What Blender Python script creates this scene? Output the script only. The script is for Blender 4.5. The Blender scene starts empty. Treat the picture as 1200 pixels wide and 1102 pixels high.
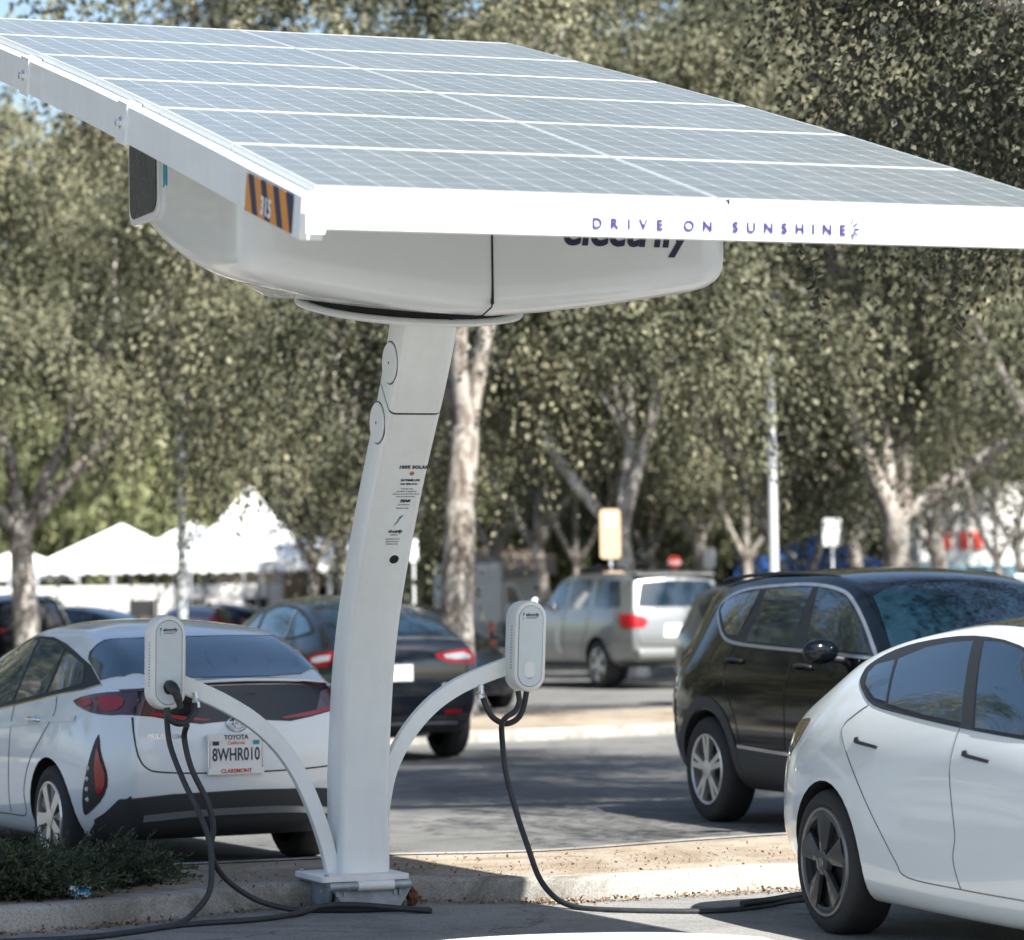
import bpy, bmesh, math, random
import numpy as np
from mathutils import Vector, Matrix, Euler
from mathutils.bvhtree import BVHTree
from mathutils.geometry import delaunay_2d_cdt
R=math.radians
scene=bpy.context.scene
COL=scene.collection
# ------------------------------------------------------------------ helpers
def link(o,parent=None):
    COL.objects.link(o)
    if parent: o.parent=parent
    return o
def tag(o,label=None,cat=None,group=None,kind=None):
    if label: o['label']=label
    if cat: o['category']=cat
    if group: o['group']=group
    if kind: o['kind']=kind
    return o
def empty(name,loc=(0,0,0),rz=0):
    o=bpy.data.objects.new(name,None); o.location=loc; o.rotation_euler=(0,0,rz)
    o.empty_display_size=.1
    return link(o)
def kids(o): return [c for c in bpy.data.objects if c.parent==o]
def copy_tree(o,parent=None):
    c=o.copy(); COL.objects.link(c); c.parent=parent
    for ch in kids(o): copy_tree(ch,c)
    return c
class MB:
    def __init__(s): s.v=[];s.f=[];s.m=[]
    def add(s,vs,fs,m=0):
        o=len(s.v); s.v+=[tuple(p) for p in vs]; s.f+=[tuple(i+o for i in f) for f in fs]; s.m+=[m]*len(fs); return s
    def box(s,x0,x1,y0,y1,z0,z1,m=0,T=None):
        vs=[Vector((x,y,z)) for z in(z0,z1) for y in(y0,y1) for x in(x0,x1)]
        if T: vs=[T@v for v in vs]
        return s.add(vs,[(0,2,3,1),(4,5,7,6),(0,1,5,4),(2,6,7,3),(0,4,6,2),(1,3,7,5)],m)
    def prism(s,poly,a0,a1,axis='y',m=0,T=None):
        n=len(poly)
        def P(p,a):
            return Vector((p[0],a,p[1])) if axis=='y' else Vector((a,p[0],p[1])) if axis=='x' else Vector((p[0],p[1],a))
        vs=[P(p,a0) for p in poly]+[P(p,a1) for p in poly]
        if T: vs=[T@v for v in vs]
        return s.add(vs,[tuple(range(n))[::-1],tuple(range(n,2*n))]+[(i,(i+1)%n,n+(i+1)%n,n+i) for i in range(n)],m)
    def tube(s,pts,r,n=12,m=0,cap=True,sq=None):
        pts=[Vector(p) for p in pts]; N=len(pts); rr=r if hasattr(r,'__len__') else [r]*N
        vs=[];up=Vector((0,0,1));prev=None
        for i,p in enumerate(pts):
            t=(pts[min(i+1,N-1)]-pts[max(i-1,0)]).normalized()
            if prev is None:
                a=t.cross(up)
                if a.length<.05: a=t.cross(Vector((1,0,0)))
                a.normalize()
            else:
                a=prev-t*prev.dot(t); a.normalize()
            prev=a; b=t.cross(a)
            for k in range(n):
                an=2*math.pi*k/n
                vs.append(p+(a*math.cos(an)+b*math.sin(an))*rr[i])
        fs=[(i*n+k,i*n+(k+1)%n,(i+1)*n+(k+1)%n,(i+1)*n+k) for i in range(N-1) for k in range(n)]
        if cap: fs+=[tuple(range(n))[::-1],tuple((N-1)*n+k for k in range(n))]
        return s.add(vs,fs,m)
    def lathe(s,prof,n=32,m=0,T=None,close=False):
        # prof list of (r,h) about +Z
        vs=[]
        for r,h in prof:
            for k in range(n):
                a=2*math.pi*k/n; vs.append(Vector((r*math.cos(a),r*math.sin(a),h)))
        if T: vs=[T@v for v in vs]
        N=len(prof); fs=[(i*n+k,i*n+(k+1)%n,(i+1)*n+(k+1)%n,(i+1)*n+k) for i in range(N-1) for k in range(n)]
        if close: fs+=[tuple(range(n))[::-1],tuple((N-1)*n+k for k in range(n))]
        return s.add(vs,fs,m)
    def build(s,name,mat,parent=None,smooth=None,bevel=None,fix=True):
        me=bpy.data.meshes.new(name); me.from_pydata(s.v,[],s.f)
        for mm in (mat if isinstance(mat,(list,tuple)) else [mat]): me.materials.append(mm)
        me.polygons.foreach_set('material_index',s.m)
        if fix:
            bm=bmesh.new(); bm.from_mesh(me); bmesh.ops.recalc_face_normals(bm,faces=bm.faces); bm.to_mesh(me); bm.free()
        if smooth is not None:
            me.polygons.foreach_set('use_smooth',[True]*len(me.polygons))
            try: me.set_sharp_from_angle(angle=R(smooth))
            except Exception: pass
        me.update()
        o=bpy.data.objects.new(name,me); link(o,parent)
        if bevel:
            b=o.modifiers.new('bevel','BEVEL'); b.width=bevel; b.segments=2; b.limit_method='ANGLE'; b.angle_limit=R(40)
            if smooth is None:
                me.polygons.foreach_set('use_smooth',[True]*len(me.polygons)); b.harden_normals=True
        return o
def catmull(pts,n=8,closed=False):
    P=[Vector(p) for p in pts]; out=[]; N=len(P)
    rng=range(N) if closed else range(N-1)
    for i in rng:
        if closed: p0,p1,p2,p3=P[i-1],P[i],P[(i+1)%N],P[(i+2)%N]
        else: p0,p1,p2,p3=P[max(i-1,0)],P[i],P[i+1],P[min(i+2,N-1)]
        for k in range(n):
            t=k/n
            out.append(.5*((2*p1)+(p2-p0)*t+(2*p0-5*p1+4*p2-p3)*t*t+(3*p1-p0-3*p2+p3)*t**3))
    if not closed: out.append(P[-1])
    return out
def arc(cx,cz,r,a0,a1,n): return [(cx+r*math.cos(R(a0+(a1-a0)*i/n)),cz+r*math.sin(R(a0+(a1-a0)*i/n))) for i in range(n+1)]
def rrect(x0,x1,z0,z1,r,n=5):
    return arc(x1-r,z1-r,r,0,90,n)+arc(x0+r,z1-r,r,90,180,n)+arc(x0+r,z0+r,r,180,270,n)+arc(x1-r,z0+r,r,270,360,n)
FONT=None
def text(name,s,size,mat,parent,M,extrude=.0008,shear=0,bold=0,space=1,align='LEFT',sx=1,label=None):
    cu=bpy.data.curves.new(name,'FONT'); cu.body=s; cu.size=size; cu.extrude=extrude; cu.shear=shear; cu.offset=bold
    cu.space_character=space; cu.align_x=align
    o=bpy.data.objects.new(name+'_src',cu); COL.objects.link(o)
    dg=bpy.context.evaluated_depsgraph_get(); dg.update()
    me=bpy.data.meshes.new_from_object(o.evaluated_get(dg)); bpy.data.objects.remove(o)
    me.transform(Matrix.Diagonal((sx,1,1,1))); me.transform(M)
    me.materials.clear(); me.materials.append(mat)
    ob=bpy.data.objects.new(name,me); link(ob,parent)
    if label: ob['label']=label
    return ob
def frame(o,x,y):
    # matrix with origin o, local x along x, local y along y, z = cross
    x=Vector(x).normalized(); z=x.cross(Vector(y)).normalized(); y=z.cross(x)
    return Matrix(((x.x,y.x,z.x,o[0]),(x.y,y.y,z.y,o[1]),(x.z,y.z,z.z,o[2]),(0,0,0,1)))
# ------------------------------------------------------------------ materials
def nodes(name):
    m=bpy.data.materials.new(name); m.use_nodes=True; nt=m.node_tree
    return m,nt,nt.nodes['Principled BSDF']
def mat(name,col,rough=.5,metal=0,coat=0,spec=.5,noise=0,nscale=8,bump=0,bscale=40,emis=None,ior=None):
    m,nt,b=nodes(name)
    b.inputs['Base Color'].default_value=(*col,1); b.inputs['Roughness'].default_value=rough
    b.inputs['Metallic'].default_value=metal; b.inputs['Coat Weight'].default_value=coat; b.inputs['Coat Roughness'].default_value=.03
    b.inputs['Specular IOR Level'].default_value=spec
    if ior: b.inputs['IOR'].default_value=ior
    L=nt.links.new
    if noise or bump:
        tc=nt.nodes.new('ShaderNodeTexCoord')
    if noise:
        n=nt.nodes.new('ShaderNodeTexNoise'); n.inputs['Scale'].default_value=nscale; n.inputs['Detail'].default_value=6; n.inputs['Roughness'].default_value=.65
        L(tc.outputs['Object'],n.inputs['Vector'])
        mx=nt.nodes.new('ShaderNodeMix'); mx.data_type='RGBA'
        mx.inputs['A'].default_value=(*[c*(1-noise) for c in col],1); mx.inputs['B'].default_value=(*[min(1,c*(1+noise)) for c in col],1)
        mr=nt.nodes.new('ShaderNodeMapRange'); mr.inputs['From Min'].default_value=.3; mr.inputs['From Max'].default_value=.7
        L(n.outputs['Fac'],mr.inputs['Value']); L(mr.outputs['Result'],mx.inputs['Factor']); L(mx.outputs['Result'],b.inputs['Base Color'])
    if bump:
        n2=nt.nodes.new('ShaderNodeTexNoise'); n2.inputs['Scale'].default_value=bscale; n2.inputs['Detail'].default_value=5
        L(tc.outputs['Object'],n2.inputs['Vector'])
        bp=nt.nodes.new('ShaderNodeBump'); bp.inputs['Strength'].default_value=bump; bp.inputs['Distance'].default_value=.01
        L(n2.outputs['Fac'],bp.inputs['Height']); L(bp.outputs['Normal'],b.inputs['Normal'])
    return m
def ramp(nt,src,stops):
    r=nt.nodes.new('ShaderNodeValToRGB'); el=r.color_ramp.elements
    while len(el)<len(stops): el.new(.5)
    for e,(p,c) in zip(el,stops): e.position=p; e.color=(*c,1)
    nt.links.new(src,r.inputs['Fac']); return r
def noise(nt,vec,scale,detail=5,rough=.6,dist=0):
    n=nt.nodes.new('ShaderNodeTexNoise'); n.inputs['Scale'].default_value=scale; n.inputs['Detail'].default_value=detail
    n.inputs['Roughness'].default_value=rough; n.inputs['Distortion'].default_value=dist
    nt.links.new(vec,n.inputs['Vector']); return n
def mixc(nt,fac,a,b,mode='MIX'):
    m=nt.nodes.new('ShaderNodeMix'); m.data_type='RGBA'; m.blend_type=mode
    for k,x in (('Factor',fac),('A',a),('B',b)):
        if hasattr(x,'links') or hasattr(x,'is_linked'): nt.links.new(x,m.inputs[k])
        elif k=='Factor': m.inputs[k].default_value=x
        else: m.inputs[k].default_value=(*x,1)
    return m.outputs['Result']
def bumpn(nt,b,h,strength,dist):
    bp=nt.nodes.new('ShaderNodeBump'); bp.inputs['Strength'].default_value=strength; bp.inputs['Distance'].default_value=dist
    nt.links.new(h,bp.inputs['Height']); nt.links.new(bp.outputs['Normal'],b.inputs['Normal'])

def ground_mat(name,c0,c1,c2,big=.25,fine=60,bump=.4,crack=True):
    m,nt,b=nodes(name); g=nt.nodes.new('ShaderNodeNewGeometry'); P=g.outputs['Position']
    n1=noise(nt,P,big,6,.6); r1=ramp(nt,n1.outputs['Fac'],[(.3,c0),(.7,c1)])
    n2=noise(nt,P,fine,3,.7); r2=ramp(nt,n2.outputs['Fac'],[(.35,(.72,.72,.72)),(.5,(1,1,1)),(.68,(1.25,1.25,1.25))])
    c=mixc(nt,1.0,r1.outputs['Color'],r2.outputs['Color'],'MULTIPLY')
    n3=noise(nt,P,1.1,8,.75,1.2); r3=ramp(nt,n3.outputs['Fac'],[(.44,(0,0,0)),(.62,(1,1,1))])
    c=mixc(nt,r3.outputs['Color'],c,mixc(nt,1.0,c,c2,'MULTIPLY'))
    if crack:
        v=nt.nodes.new('ShaderNodeTexVoronoi'); v.feature='DISTANCE_TO_EDGE'; v.inputs['Scale'].default_value=.35
        nd=noise(nt,P,1.5,4); ad=nt.nodes.new('ShaderNodeVectorMath'); ad.operation='ADD'
        nt.links.new(P,ad.inputs[0]); nt.links.new(nd.outputs['Color'],ad.inputs[1]); nt.links.new(ad.outputs[0],v.inputs['Vector'])
        r4=ramp(nt,v.outputs['Distance'],[(.0,(.45,.45,.45)),(.008,(1,1,1))])
        c=mixc(nt,1.0,c,r4.outputs['Color'],'MULTIPLY')
    nt.links.new(c,b.inputs['Base Color']); b.inputs['Roughness'].default_value=.9; b.inputs['Specular IOR Level'].default_value=.25
    bumpn(nt,b,n2.outputs['Fac'],bump,.008)
    return m
M={}
M['asphalt']=ground_mat('aged asphalt',(.115,.115,.110),(.175,.171,.160),(.66,.68,.71))
M['concrete']=ground_mat('kerb concrete',(.27,.262,.24),(.40,.385,.355),(.52,.50,.46),big=1.3,fine=90,bump=.5,crack=False)
M['dirt']=ground_mat('dry sandy soil',(.25,.21,.165),(.36,.31,.25),(.70,.65,.57),big=1.5,fine=70,bump=1.0,crack=False)
M['white']=mat('white painted steel',(.80,.82,.81),.35,coat=.25,noise=.04,nscale=2.5)
def streaks(m,amt=.05):
    nt=m.node_tree; b=nt.nodes['Principled BSDF']; tc=nt.nodes.new('ShaderNodeTexCoord'); mp=nt.nodes.new('ShaderNodeMapping'); mp.inputs['Scale'].default_value=(5,5,.6)
    nt.links.new(tc.outputs['Object'],mp.inputs['Vector']); n=noise(nt,mp.outputs['Vector'],2.2,6,.7); r=ramp(nt,n.outputs['Fac'],[(.42,(1,1,1)),(.72,(1-amt,1-amt*1.15,1-amt*1.5))])
    n2=noise(nt,tc.outputs['Object'],38,4,.7); r2=ramp(nt,n2.outputs['Fac'],[(.66,(1,1,1)),(.74,(.78,.76,.72))])
    old=b.inputs['Base Color'].links[0].from_socket; c=mixc(nt,1.0,old,r.outputs['Color'],'MULTIPLY'); c=mixc(nt,.55,c,mixc(nt,1.0,c,r2.outputs['Color'],'MULTIPLY')); nt.links.new(c,b.inputs['Base Color'])
streaks(M['white'])
M['white_dirty']=mat('weathered white paint',(.74,.74,.72),.45,noise=.09,nscale=5)
M['gel']=mat('glossy white fibreglass',(.72,.735,.73),.22,coat=.5,noise=.03,nscale=1.5)
M['grey_steel']=mat('grey galvanised steel',(.34,.37,.40),.45,metal=.3,noise=.25,nscale=12)
M['alu']=mat('brushed aluminium',(.62,.64,.65),.3,metal=.85)
M['plastic_white']=mat('satin white plastic',(.70,.71,.68),.42,noise=.03,nscale=9)
M['plastic_pale']=mat('pale grey plastic',(.56,.61,.62),.45,noise=.03,nscale=9)
M['black']=mat('black plastic',(.018,.019,.022),.5)
M['gap']=mat('dark gap',(.01,.01,.011),.8)
M['rubber']=mat('black rubber cable',(.022,.024,.028),.55,noise=.3,nscale=20)
M['navy']=mat('navy lettering',(.02,.02,.06),.6)
M['purple']=mat('purple lettering',(.02,.012,.14),.6)
M['grey_ink']=mat('grey print',(.22,.23,.24),.7)
M['teal']=mat('teal print',(.02,.26,.36),.5)
M['red']=mat('red print',(.55,.06,.04),.5)
M['orange']=mat('orange stripe',(.62,.24,.03),.5)
M['chrome']=mat('chrome',(.8,.8,.82),.12,metal=1)
M['rust']=mat('rusted steel',(.12,.045,.02),.9,noise=.5,nscale=25,bump=.8,bscale=60)
def glassy(name,col,rough=.04,ior=1.55):
    m=mat(name,col,rough,coat=1,ior=ior); return m
M['glass']=glassy('dark tinted car glass',(.006,.020,.034))
M['glass2']=glassy('blue tinted car glass',(.02,.06,.09))
M['lens_red']=mat('red lamp lens',(.30,.004,.008),.25,coat=.35)
M['lens_dark']=mat('dark red lamp lens',(.055,.006,.009),.1,coat=1)
M['gloss_black']=mat('gloss black panel',(.006,.007,.009),.12,coat=.35,spec=.25)
M['lens_clear']=mat('clear lamp lens',(.45,.46,.47),.15,coat=1)
M['paint_white']=mat('white car paint',(.72,.76,.775),.3,coat=1,noise=.015,nscale=1)
M['paint_black']=mat('black car paint',(.003,.005,.008),.10,coat=.45,spec=.2)
M['paint_blueblack']=mat('midnight car paint',(.005,.008,.013),.13,coat=1)
M['paint_silver']=mat('silver car paint',(.25,.26,.255),.32,metal=.55,coat=1)
M['paint_grey']=mat('grey car paint',(.12,.13,.14),.3,metal=.5,coat=1)
M['paint_red']=mat('red car paint',(.35,.02,.03),.3,coat=1)
M['cladding']=mat('black cladding plastic',(.035,.037,.04),.6)
M['tyre']=mat('tyre rubber',(.022,.022,.023),.8,bump=.3,bscale=120)
M['rim_silver']=mat('silver alloy',(.62,.62,.62),.28,metal=.8)
M['rim_dark']=mat('dark grey wheel cover',(.055,.057,.06),.38,metal=.35,coat=.3)
M['plate']=mat('licence plate white',(.75,.75,.73),.4)
# solar module glass with its cells
def solar_mat():
    m,nt,b=nodes('solar cells'); uv=nt.nodes.new('ShaderNodeUVMap'); sx=nt.nodes.new('ShaderNodeSeparateXYZ'); nt.links.new(uv.outputs['UV'],sx.inputs[0])
    def mth(op,a,bv=None):
        n=nt.nodes.new('ShaderNodeMath'); n.operation=op
        for i,x in enumerate((a,bv)):
            if x is None: continue
            if isinstance(x,(int,float)): n.inputs[i].default_value=x
            else: nt.links.new(x,n.inputs[i])
        return n.outputs[0]
    def line(c,cnt,w):
        fr=mth('FRACT',mth('MULTIPLY',c,cnt)); d=mth('ABSOLUTE',mth('SUBTRACT',fr,.5)); return mth('GREATER_THAN',d,.5-w),d
    lx,dx=line(sx.outputs['X'],12,.014); ly,dy=line(sx.outputs['Y'],6,.012)
    corner=mth('GREATER_THAN',mth('ADD',dx,dy),.93)
    bus,_=line(sx.outputs['Y'],30,.05)
    l=mth('MAXIMUM',mth('MAXIMUM',lx,ly),corner)
    g=nt.nodes.new('ShaderNodeNewGeometry'); n=noise(nt,g.outputs['Position'],3,5)
    base=ramp(nt,n.outputs['Fac'],[(.3,(.105,.125,.132)),(.7,(.135,.152,.155))]).outputs['Color']
    c=mixc(nt,mth('MULTIPLY',bus,.45),base,(.17,.19,.20)); c=mixc(nt,l,c,(.38,.41,.42))
    nt.links.new(c,b.inputs['Base Color']); b.inputs['Roughness'].default_value=.42; b.inputs['Coat Weight'].default_value=.35; b.inputs['Coat Roughness'].default_value=.25
    return m
M['solar']=solar_mat()
# ------------------------------------------------------------------ camera and light
cam=bpy.data.cameras.new('camera'); co=link(bpy.data.objects.new('camera',cam))
cam.sensor_fit='HORIZONTAL'; cam.sensor_width=36; cam.lens=118.2; cam.clip_end=3000; cam.clip_start=.1
pit=math.atan(141.5/3940)
co.location=(0,0,1.67)
co.matrix_world=Matrix.Translation((0,0,1.67))@Matrix.Rotation(pit,4,'X')@Matrix.Rotation(R(90),4,'X')@Matrix.Rotation(-.0147,4,'Z')
cam.dof.use_dof=True; cam.dof.focus_distance=17.3; cam.dof.aperture_fstop=2.7
scene.camera=co
SUN=Vector((.530,-.705,1.0)).normalized()
sun=bpy.data.lights.new('sun','SUN'); sun.energy=5.0; sun.angle=R(.55); sun.color=(1,.975,.925)
so=link(bpy.data.objects.new('sun',sun)); so.rotation_euler=SUN.to_track_quat('Z','Y').to_euler(); so.location=(10,-10,30)
w=bpy.data.worlds.new('World'); scene.world=w; w.use_nodes=True; nt=w.node_tree
sky=nt.nodes.new('ShaderNodeTexSky'); sky.sky_type='NISHITA'; sky.sun_disc=False
sky.sun_elevation=math.asin(SUN.z); sky.sun_rotation=math.atan2(SUN.x,SUN.y); sky.air_density=1.0; sky.dust_density=1.5; sky.ozone_density=1.2
nt.links.new(sky.outputs[0],nt.nodes['Background'].inputs[0]); nt.nodes['Background'].inputs[1].default_value=.078
scene.view_settings.view_transform='Standard'; scene.view_settings.look='None'; scene.view_settings.exposure=1.42; scene.view_settings.gamma=1
scene.render.engine='CYCLES'
scene.render.resolution_x=1024; scene.render.resolution_y=940

# ------------------------------------------------------------------ ground
def sheet(name,pts,z,m,kind='structure'):
    b=MB(); b.add([(x,y,z) for x,y in pts],[tuple(range(len(pts)))]); o=b.build(name,m); 
    if kind: o['kind']=kind
    return o
sheet('ground',[(-900,-300),(900,-300),(900,1500),(-900,1500)],0,M['asphalt'])
M['bay']=ground_mat('worn pale parking bay asphalt',(.19,.187,.176),(.255,.25,.235),(.70,.71,.72),big=.6)
FRONT=[(-30,5.0),(-10,11.5),(-4.6,15.2),(-2.574,16.76),(-1.9,17.3),(-1.41,17.85),(-1.0,18.13),(-.5,18.2),(.3,18.1),(.95,18.38),(1.6,18.75),(4,19.6),(12,22.5),(30,29)]
BACK=[(30,33),(12,25.5),(4,22.3),(1.684,21.2),(.91,20.7),(.07,20.1),(-.742,20.0),(-1.137,19.83),(-2.12,19.45),(-5,18.6),(-12,15.5),(-30,8.8)]
def island(name,front,back,h=.13,cw=.16,fill='dirt',lab=None):
    # kerb ring with a soil bed inside
    f=catmull([(x,y,0) for x,y in front],5); bk=catmull([(x,y,0) for x,y in back],5)
    ring=[Vector((p.x,p.y)) for p in f+bk]
    n=len(ring); inn=[]
    ar=sum(ring[i].x*ring[(i+1)%n].y-ring[(i+1)%n].x*ring[i].y for i in range(n))
    sg=1 if ar>0 else -1
    for i,p in enumerate(ring):
        t=(ring[(i+1)%n]-ring[i-1]).normalized(); nn=Vector((-t.y,t.x))*sg
        inn.append(p+nn*cw)
    b=MB(); lv=[(ring,0,-.02),(ring,0,h-.025),(ring,.012,h-.007),(ring,.03,h),(inn,0,h)]
    vs=[]
    for rr,off,z in lv:
        for i,p in enumerate(rr):
            if off:
                t=(ring[(i+1)%n]-ring[i-1]).normalized(); q=p+Vector((-t.y,t.x))*sg*off
            else: q=p
            vs.append((q.x,q.y,z))
    fs=[(k*n+i,k*n+(i+1)%n,(k+1)*n+(i+1)%n,(k+1)*n+i) for k in range(len(lv)-1) for i in range(n)]
    b.add(vs,fs); o=b.build('kerb',M['concrete'],smooth=50); tag(o,lab,'kerb')
    pts=[(p.x,p.y) for p in inn]
    fl=bmesh.new(); vv=[fl.verts.new((x,y,h-.006)) for x,y in pts]; 
    fa=fl.faces.new(vv); bmesh.ops.triangulate(fl,faces=[fa]); bmesh.ops.recalc_face_normals(fl,faces=fl.faces)
    me=bpy.data.meshes.new(name); fl.to_mesh(me); fl.free(); me.materials.append(M[fill])
    g=link(bpy.data.objects.new(name,me)); g['kind']='structure'
    return o
_f=catmull([(x,y,0) for x,y in FRONT],5)
sheet('parking_bay_ground',[(p.x,p.y+.05) for p in _f]+[(30,-5),(-30,-5)],.004,M['bay'])
island('planting_strip_ground',FRONT,BACK,lab='pale concrete kerb around the sandy strip behind the solar charging station')
island('far_strip_ground',[(-14,31),(-5,35.2),(-.42,37.2),(1.8,38.5),(8,42),(30,54)],[(30,60),(8,48),(2.07,44.0),(-.48,42.9),(-6,40),(-14,36)],lab='sunlit concrete kerb across the lane, left of the black SUV')
# ------------------------------------------------------------------ solar charging station
TH=.37518; A0,B0=5.84,17.15
ct,st=math.cos(TH),math.sin(TH)
def world(a,b,z): return Vector((a*ct-b*st,a*st+b*ct,z))
ST=empty('solar_charging_station',world(A0,B0,0),TH)
tag(ST,'white solar charging station with a curved column carrying a tilted roof of solar panels','charging station')
def L(a,b,z): return Vector((a-A0,b-B0,z))
def mbst(): return MB()
# column: rounded-square sections swept along the bend
zs=[.17,.29,.69,.9,1.25,1.473,1.7,1.92,2.14,2.358,2.5,2.606,2.742,2.9,3.0,3.05]
bs=[17.03,17.03,17.03,16.99,16.925,16.845,16.74,16.61,16.48,16.33,16.225,16.14,16.045,15.94,15.885,15.87]
dep=[.26,.26,.26,.26,.26,.26,.26,.26,.26,.26,.27,.28,.29,.30,.30,.30]
def secpts(z,bf,d):
    r=.035; out=[]
    a0,a1=5.70,5.98
    for (ca,cb,s0) in ((a1-r,bf+r,-90),(a1-r,bf+d-r,0),(a0+r,bf+d-r,90),(a0+r,bf+r,180)):
        for k in range(5):
            an=R(s0+90*k/4); out.append((ca+r*math.cos(an),cb+r*math.sin(an)))
    return out
def interp(xs,ys,x):
    return float(np.interp(x,xs,ys))
def column(z0,z1,tilt0=0,tilt1=0,name='column_lower'):
    b=MB(); N=26; vs=[]
    for i in range(N+1):
        z=z0+(z1-z0)*i/N
        t=i/N
        bf=interp(zs,bs,z); d=interp(zs,dep,z)
        for (a,bb) in secpts(z,bf,d):
            rel=(bb-bf)/d
            dz=(tilt0*(1-t)+tilt1*t)*rel
            z2=z+dz; bf2=interp(zs,bs,z2); d2=interp(zs,dep,z2)
            vs.append(L(a,bf2+rel*d2,z2))
    n=20
    fs=[(i*n+k,i*n+(k+1)%n,(i+1)*n+(k+1)%n,(i+1)*n+k) for i in range(N) for k in range(n)]+[tuple(range(n)),tuple(N*n+k for k in range(n))]
    b.add(vs,fs); return b.build(name,M['white'],ST,smooth=40)
# smooth the spline tables first
_z=np.linspace(.17,3.05,80); _b=np.interp(_z,zs,bs); 
for _ in range(14): _b[1:-1]=(_b[:-2]+2*_b[1:-1]+_b[2:])/4
bs=list(_b); dep=list(np.interp(_z,zs,dep)); zs=list(_z)
colo=column(.17,2.575,0,.19,'column')
colu=column(2.585,3.045,.19,.075,'upper_column')
g=MB(); 
# dark joint between the two castings, a slightly smaller block
vs=[]
for zz in (2.55,2.60):
    for (a,bb) in secpts(zz,interp(zs,bs,zz),interp(zs,dep,zz)):
        bf=interp(zs,bs,zz); d=interp(zs,dep,zz); rel=(bb-bf)/d; z2=zz+.19*rel
        vs.append(L(5.84+(a-5.84)*.975,interp(zs,bs,z2)+.004+rel*(d-.008),z2))
g.add(vs,[(k,(k+1)%20,20+(k+1)%20,20+k) for k in range(20)]); g.build('column_joint',M['gap'],ST)
# round access covers on the left side face
for zc in (2.84,2.545):
    bf=interp(zs,bs,zc); bc=bf+.16
    b=MB(); T=frame(L(5.70,bc,zc),(0,1,0),(0,0,1))  # normal +x ; flip to -x
    T=Matrix.Translation(L(5.70,bc,zc))@Matrix.Rotation(R(-90),4,'Y')
    b.lathe([(.105,-.01),(.105,.006),(.101,.010),(.0,.010)],40,T=T); cvr=b.build('access_cover',M['white'],ST,smooth=40)
    b=MB(); b.lathe([(.106,.001),(.112,.001),(.112,-.004)],40,T=T); b.build('gasket',M['gap'],cvr)
    b=MB(); b.lathe([(.006,.008),(.006,.0125),(0,.0125)],12,T=T); b.build('screw',M['gap'],cvr)
# hole in the front face
def colfront(z,a,off=.0):
    bf=interp(zs,bs,z); e=.02
    t=Vector((0,interp(zs,bs,z+e)-interp(zs,bs,z-e),2*e)).normalized()
    o=L(a,bf,z); x=Vector((1,0,0)); nrm=x.cross(t)   # points to -b
    return Matrix(((1,t.x,nrm.x,0),(0,t.y,nrm.y,0),(0,t.z,nrm.z,0),(0,0,0,1))),o+nrm*off
Rm,o=colfront(1.845,5.885); T=Matrix.Translation(o)@Rm
b=MB(); b.lathe([(.026,-.02),(.026,.004),(.032,.006),(.036,.002),(.036,-.01)],28,T=T); pr=b.build('cable_port',M['white'],ST,smooth=40)
b=MB(); b.lathe([(.0,.0015),(.0262,.0015)],28,T=T); b.build('opening',M['gap'],pr)
# printed notices on the front face
def coltext(s,z,a,size,m,name='printed_line',**k):
    Rm,o=colfront(z,a,.002); return text(name,s,size,m,ST,Matrix.Translation(o)@Rm,align='CENTER',**k)
coltext('100% SOLAR',2.31,5.895,.026,M['navy'],bold=.0012,space=1.15,name='solar_lettering')
Rm,o=colfront(2.285,5.893,.002); T=Matrix.Translation(o)@Rm
b=MB(); b.lathe([(.0,.001),(.006,.001)],16,T=T)
for k in range(12):
    T2=T@Matrix.Rotation(k*math.pi/6,4,'Z'); b.box(.008,.0125,-.0018,.0018,0,.001,T=T2)
b.build('sun_symbol',M['red'],ST)
coltext('BATTERIES LIVE',2.247,5.891,.015,M['navy'],bold=.0008)
coltext('solar lights & co.',2.229,5.889,.014,M['navy'],bold=.0006)
for i,(s,w) in enumerate((('if the sign stops',.0105),('this station is off grid and',.0105),('makes its own power from the sun',.0105),('drive on sunshine today',.0105))):
    coltext(s,2.205-.013*i,5.884,w,M['grey_ink'],name='small_print')
coltext('BEAM',2.140,5.886,.022,M['navy'],bold=.001,shear=.25,name='maker_lettering')
coltext('beamforall.com',2.124,5.884,.010,M['grey_ink'],name='small_print')
coltext('Patents on file',2.106,5.880,.012,M['grey_ink'],name='small_print')
Rm,o=colfront(2.045,5.868,.002); T=Matrix.Translation(o)@Rm
b=MB(); b.prism([(-.005,0),(.012,.012),(.028,.036),(.006,.024)],0,.001,'z',T=T)
b.build('bolt_symbol',M['teal'],ST)
b=MB(); b.prism([(-.005,-.004),(.010,.008),(-.004,-.018),(-.020,-.034),(-.010,-.014)],0,.001,'z',T=T); b.build('bolt_stem',M['grey_ink'],ST)
coltext('electrify',1.983,5.862,.024,M['navy'],bold=.001,shear=.2)
coltext('america',1.969,5.862,.013,M['grey_ink'],name='small_print')
for i,s in enumerate(('Questions? Call us','help at any hour','24 hours a day')): coltext(s,1.948-.013*i,5.858,.011,M['grey_ink'],name='small_print')
LP=lambda a,bb,z: L(a-.062,bb,z)
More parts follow.
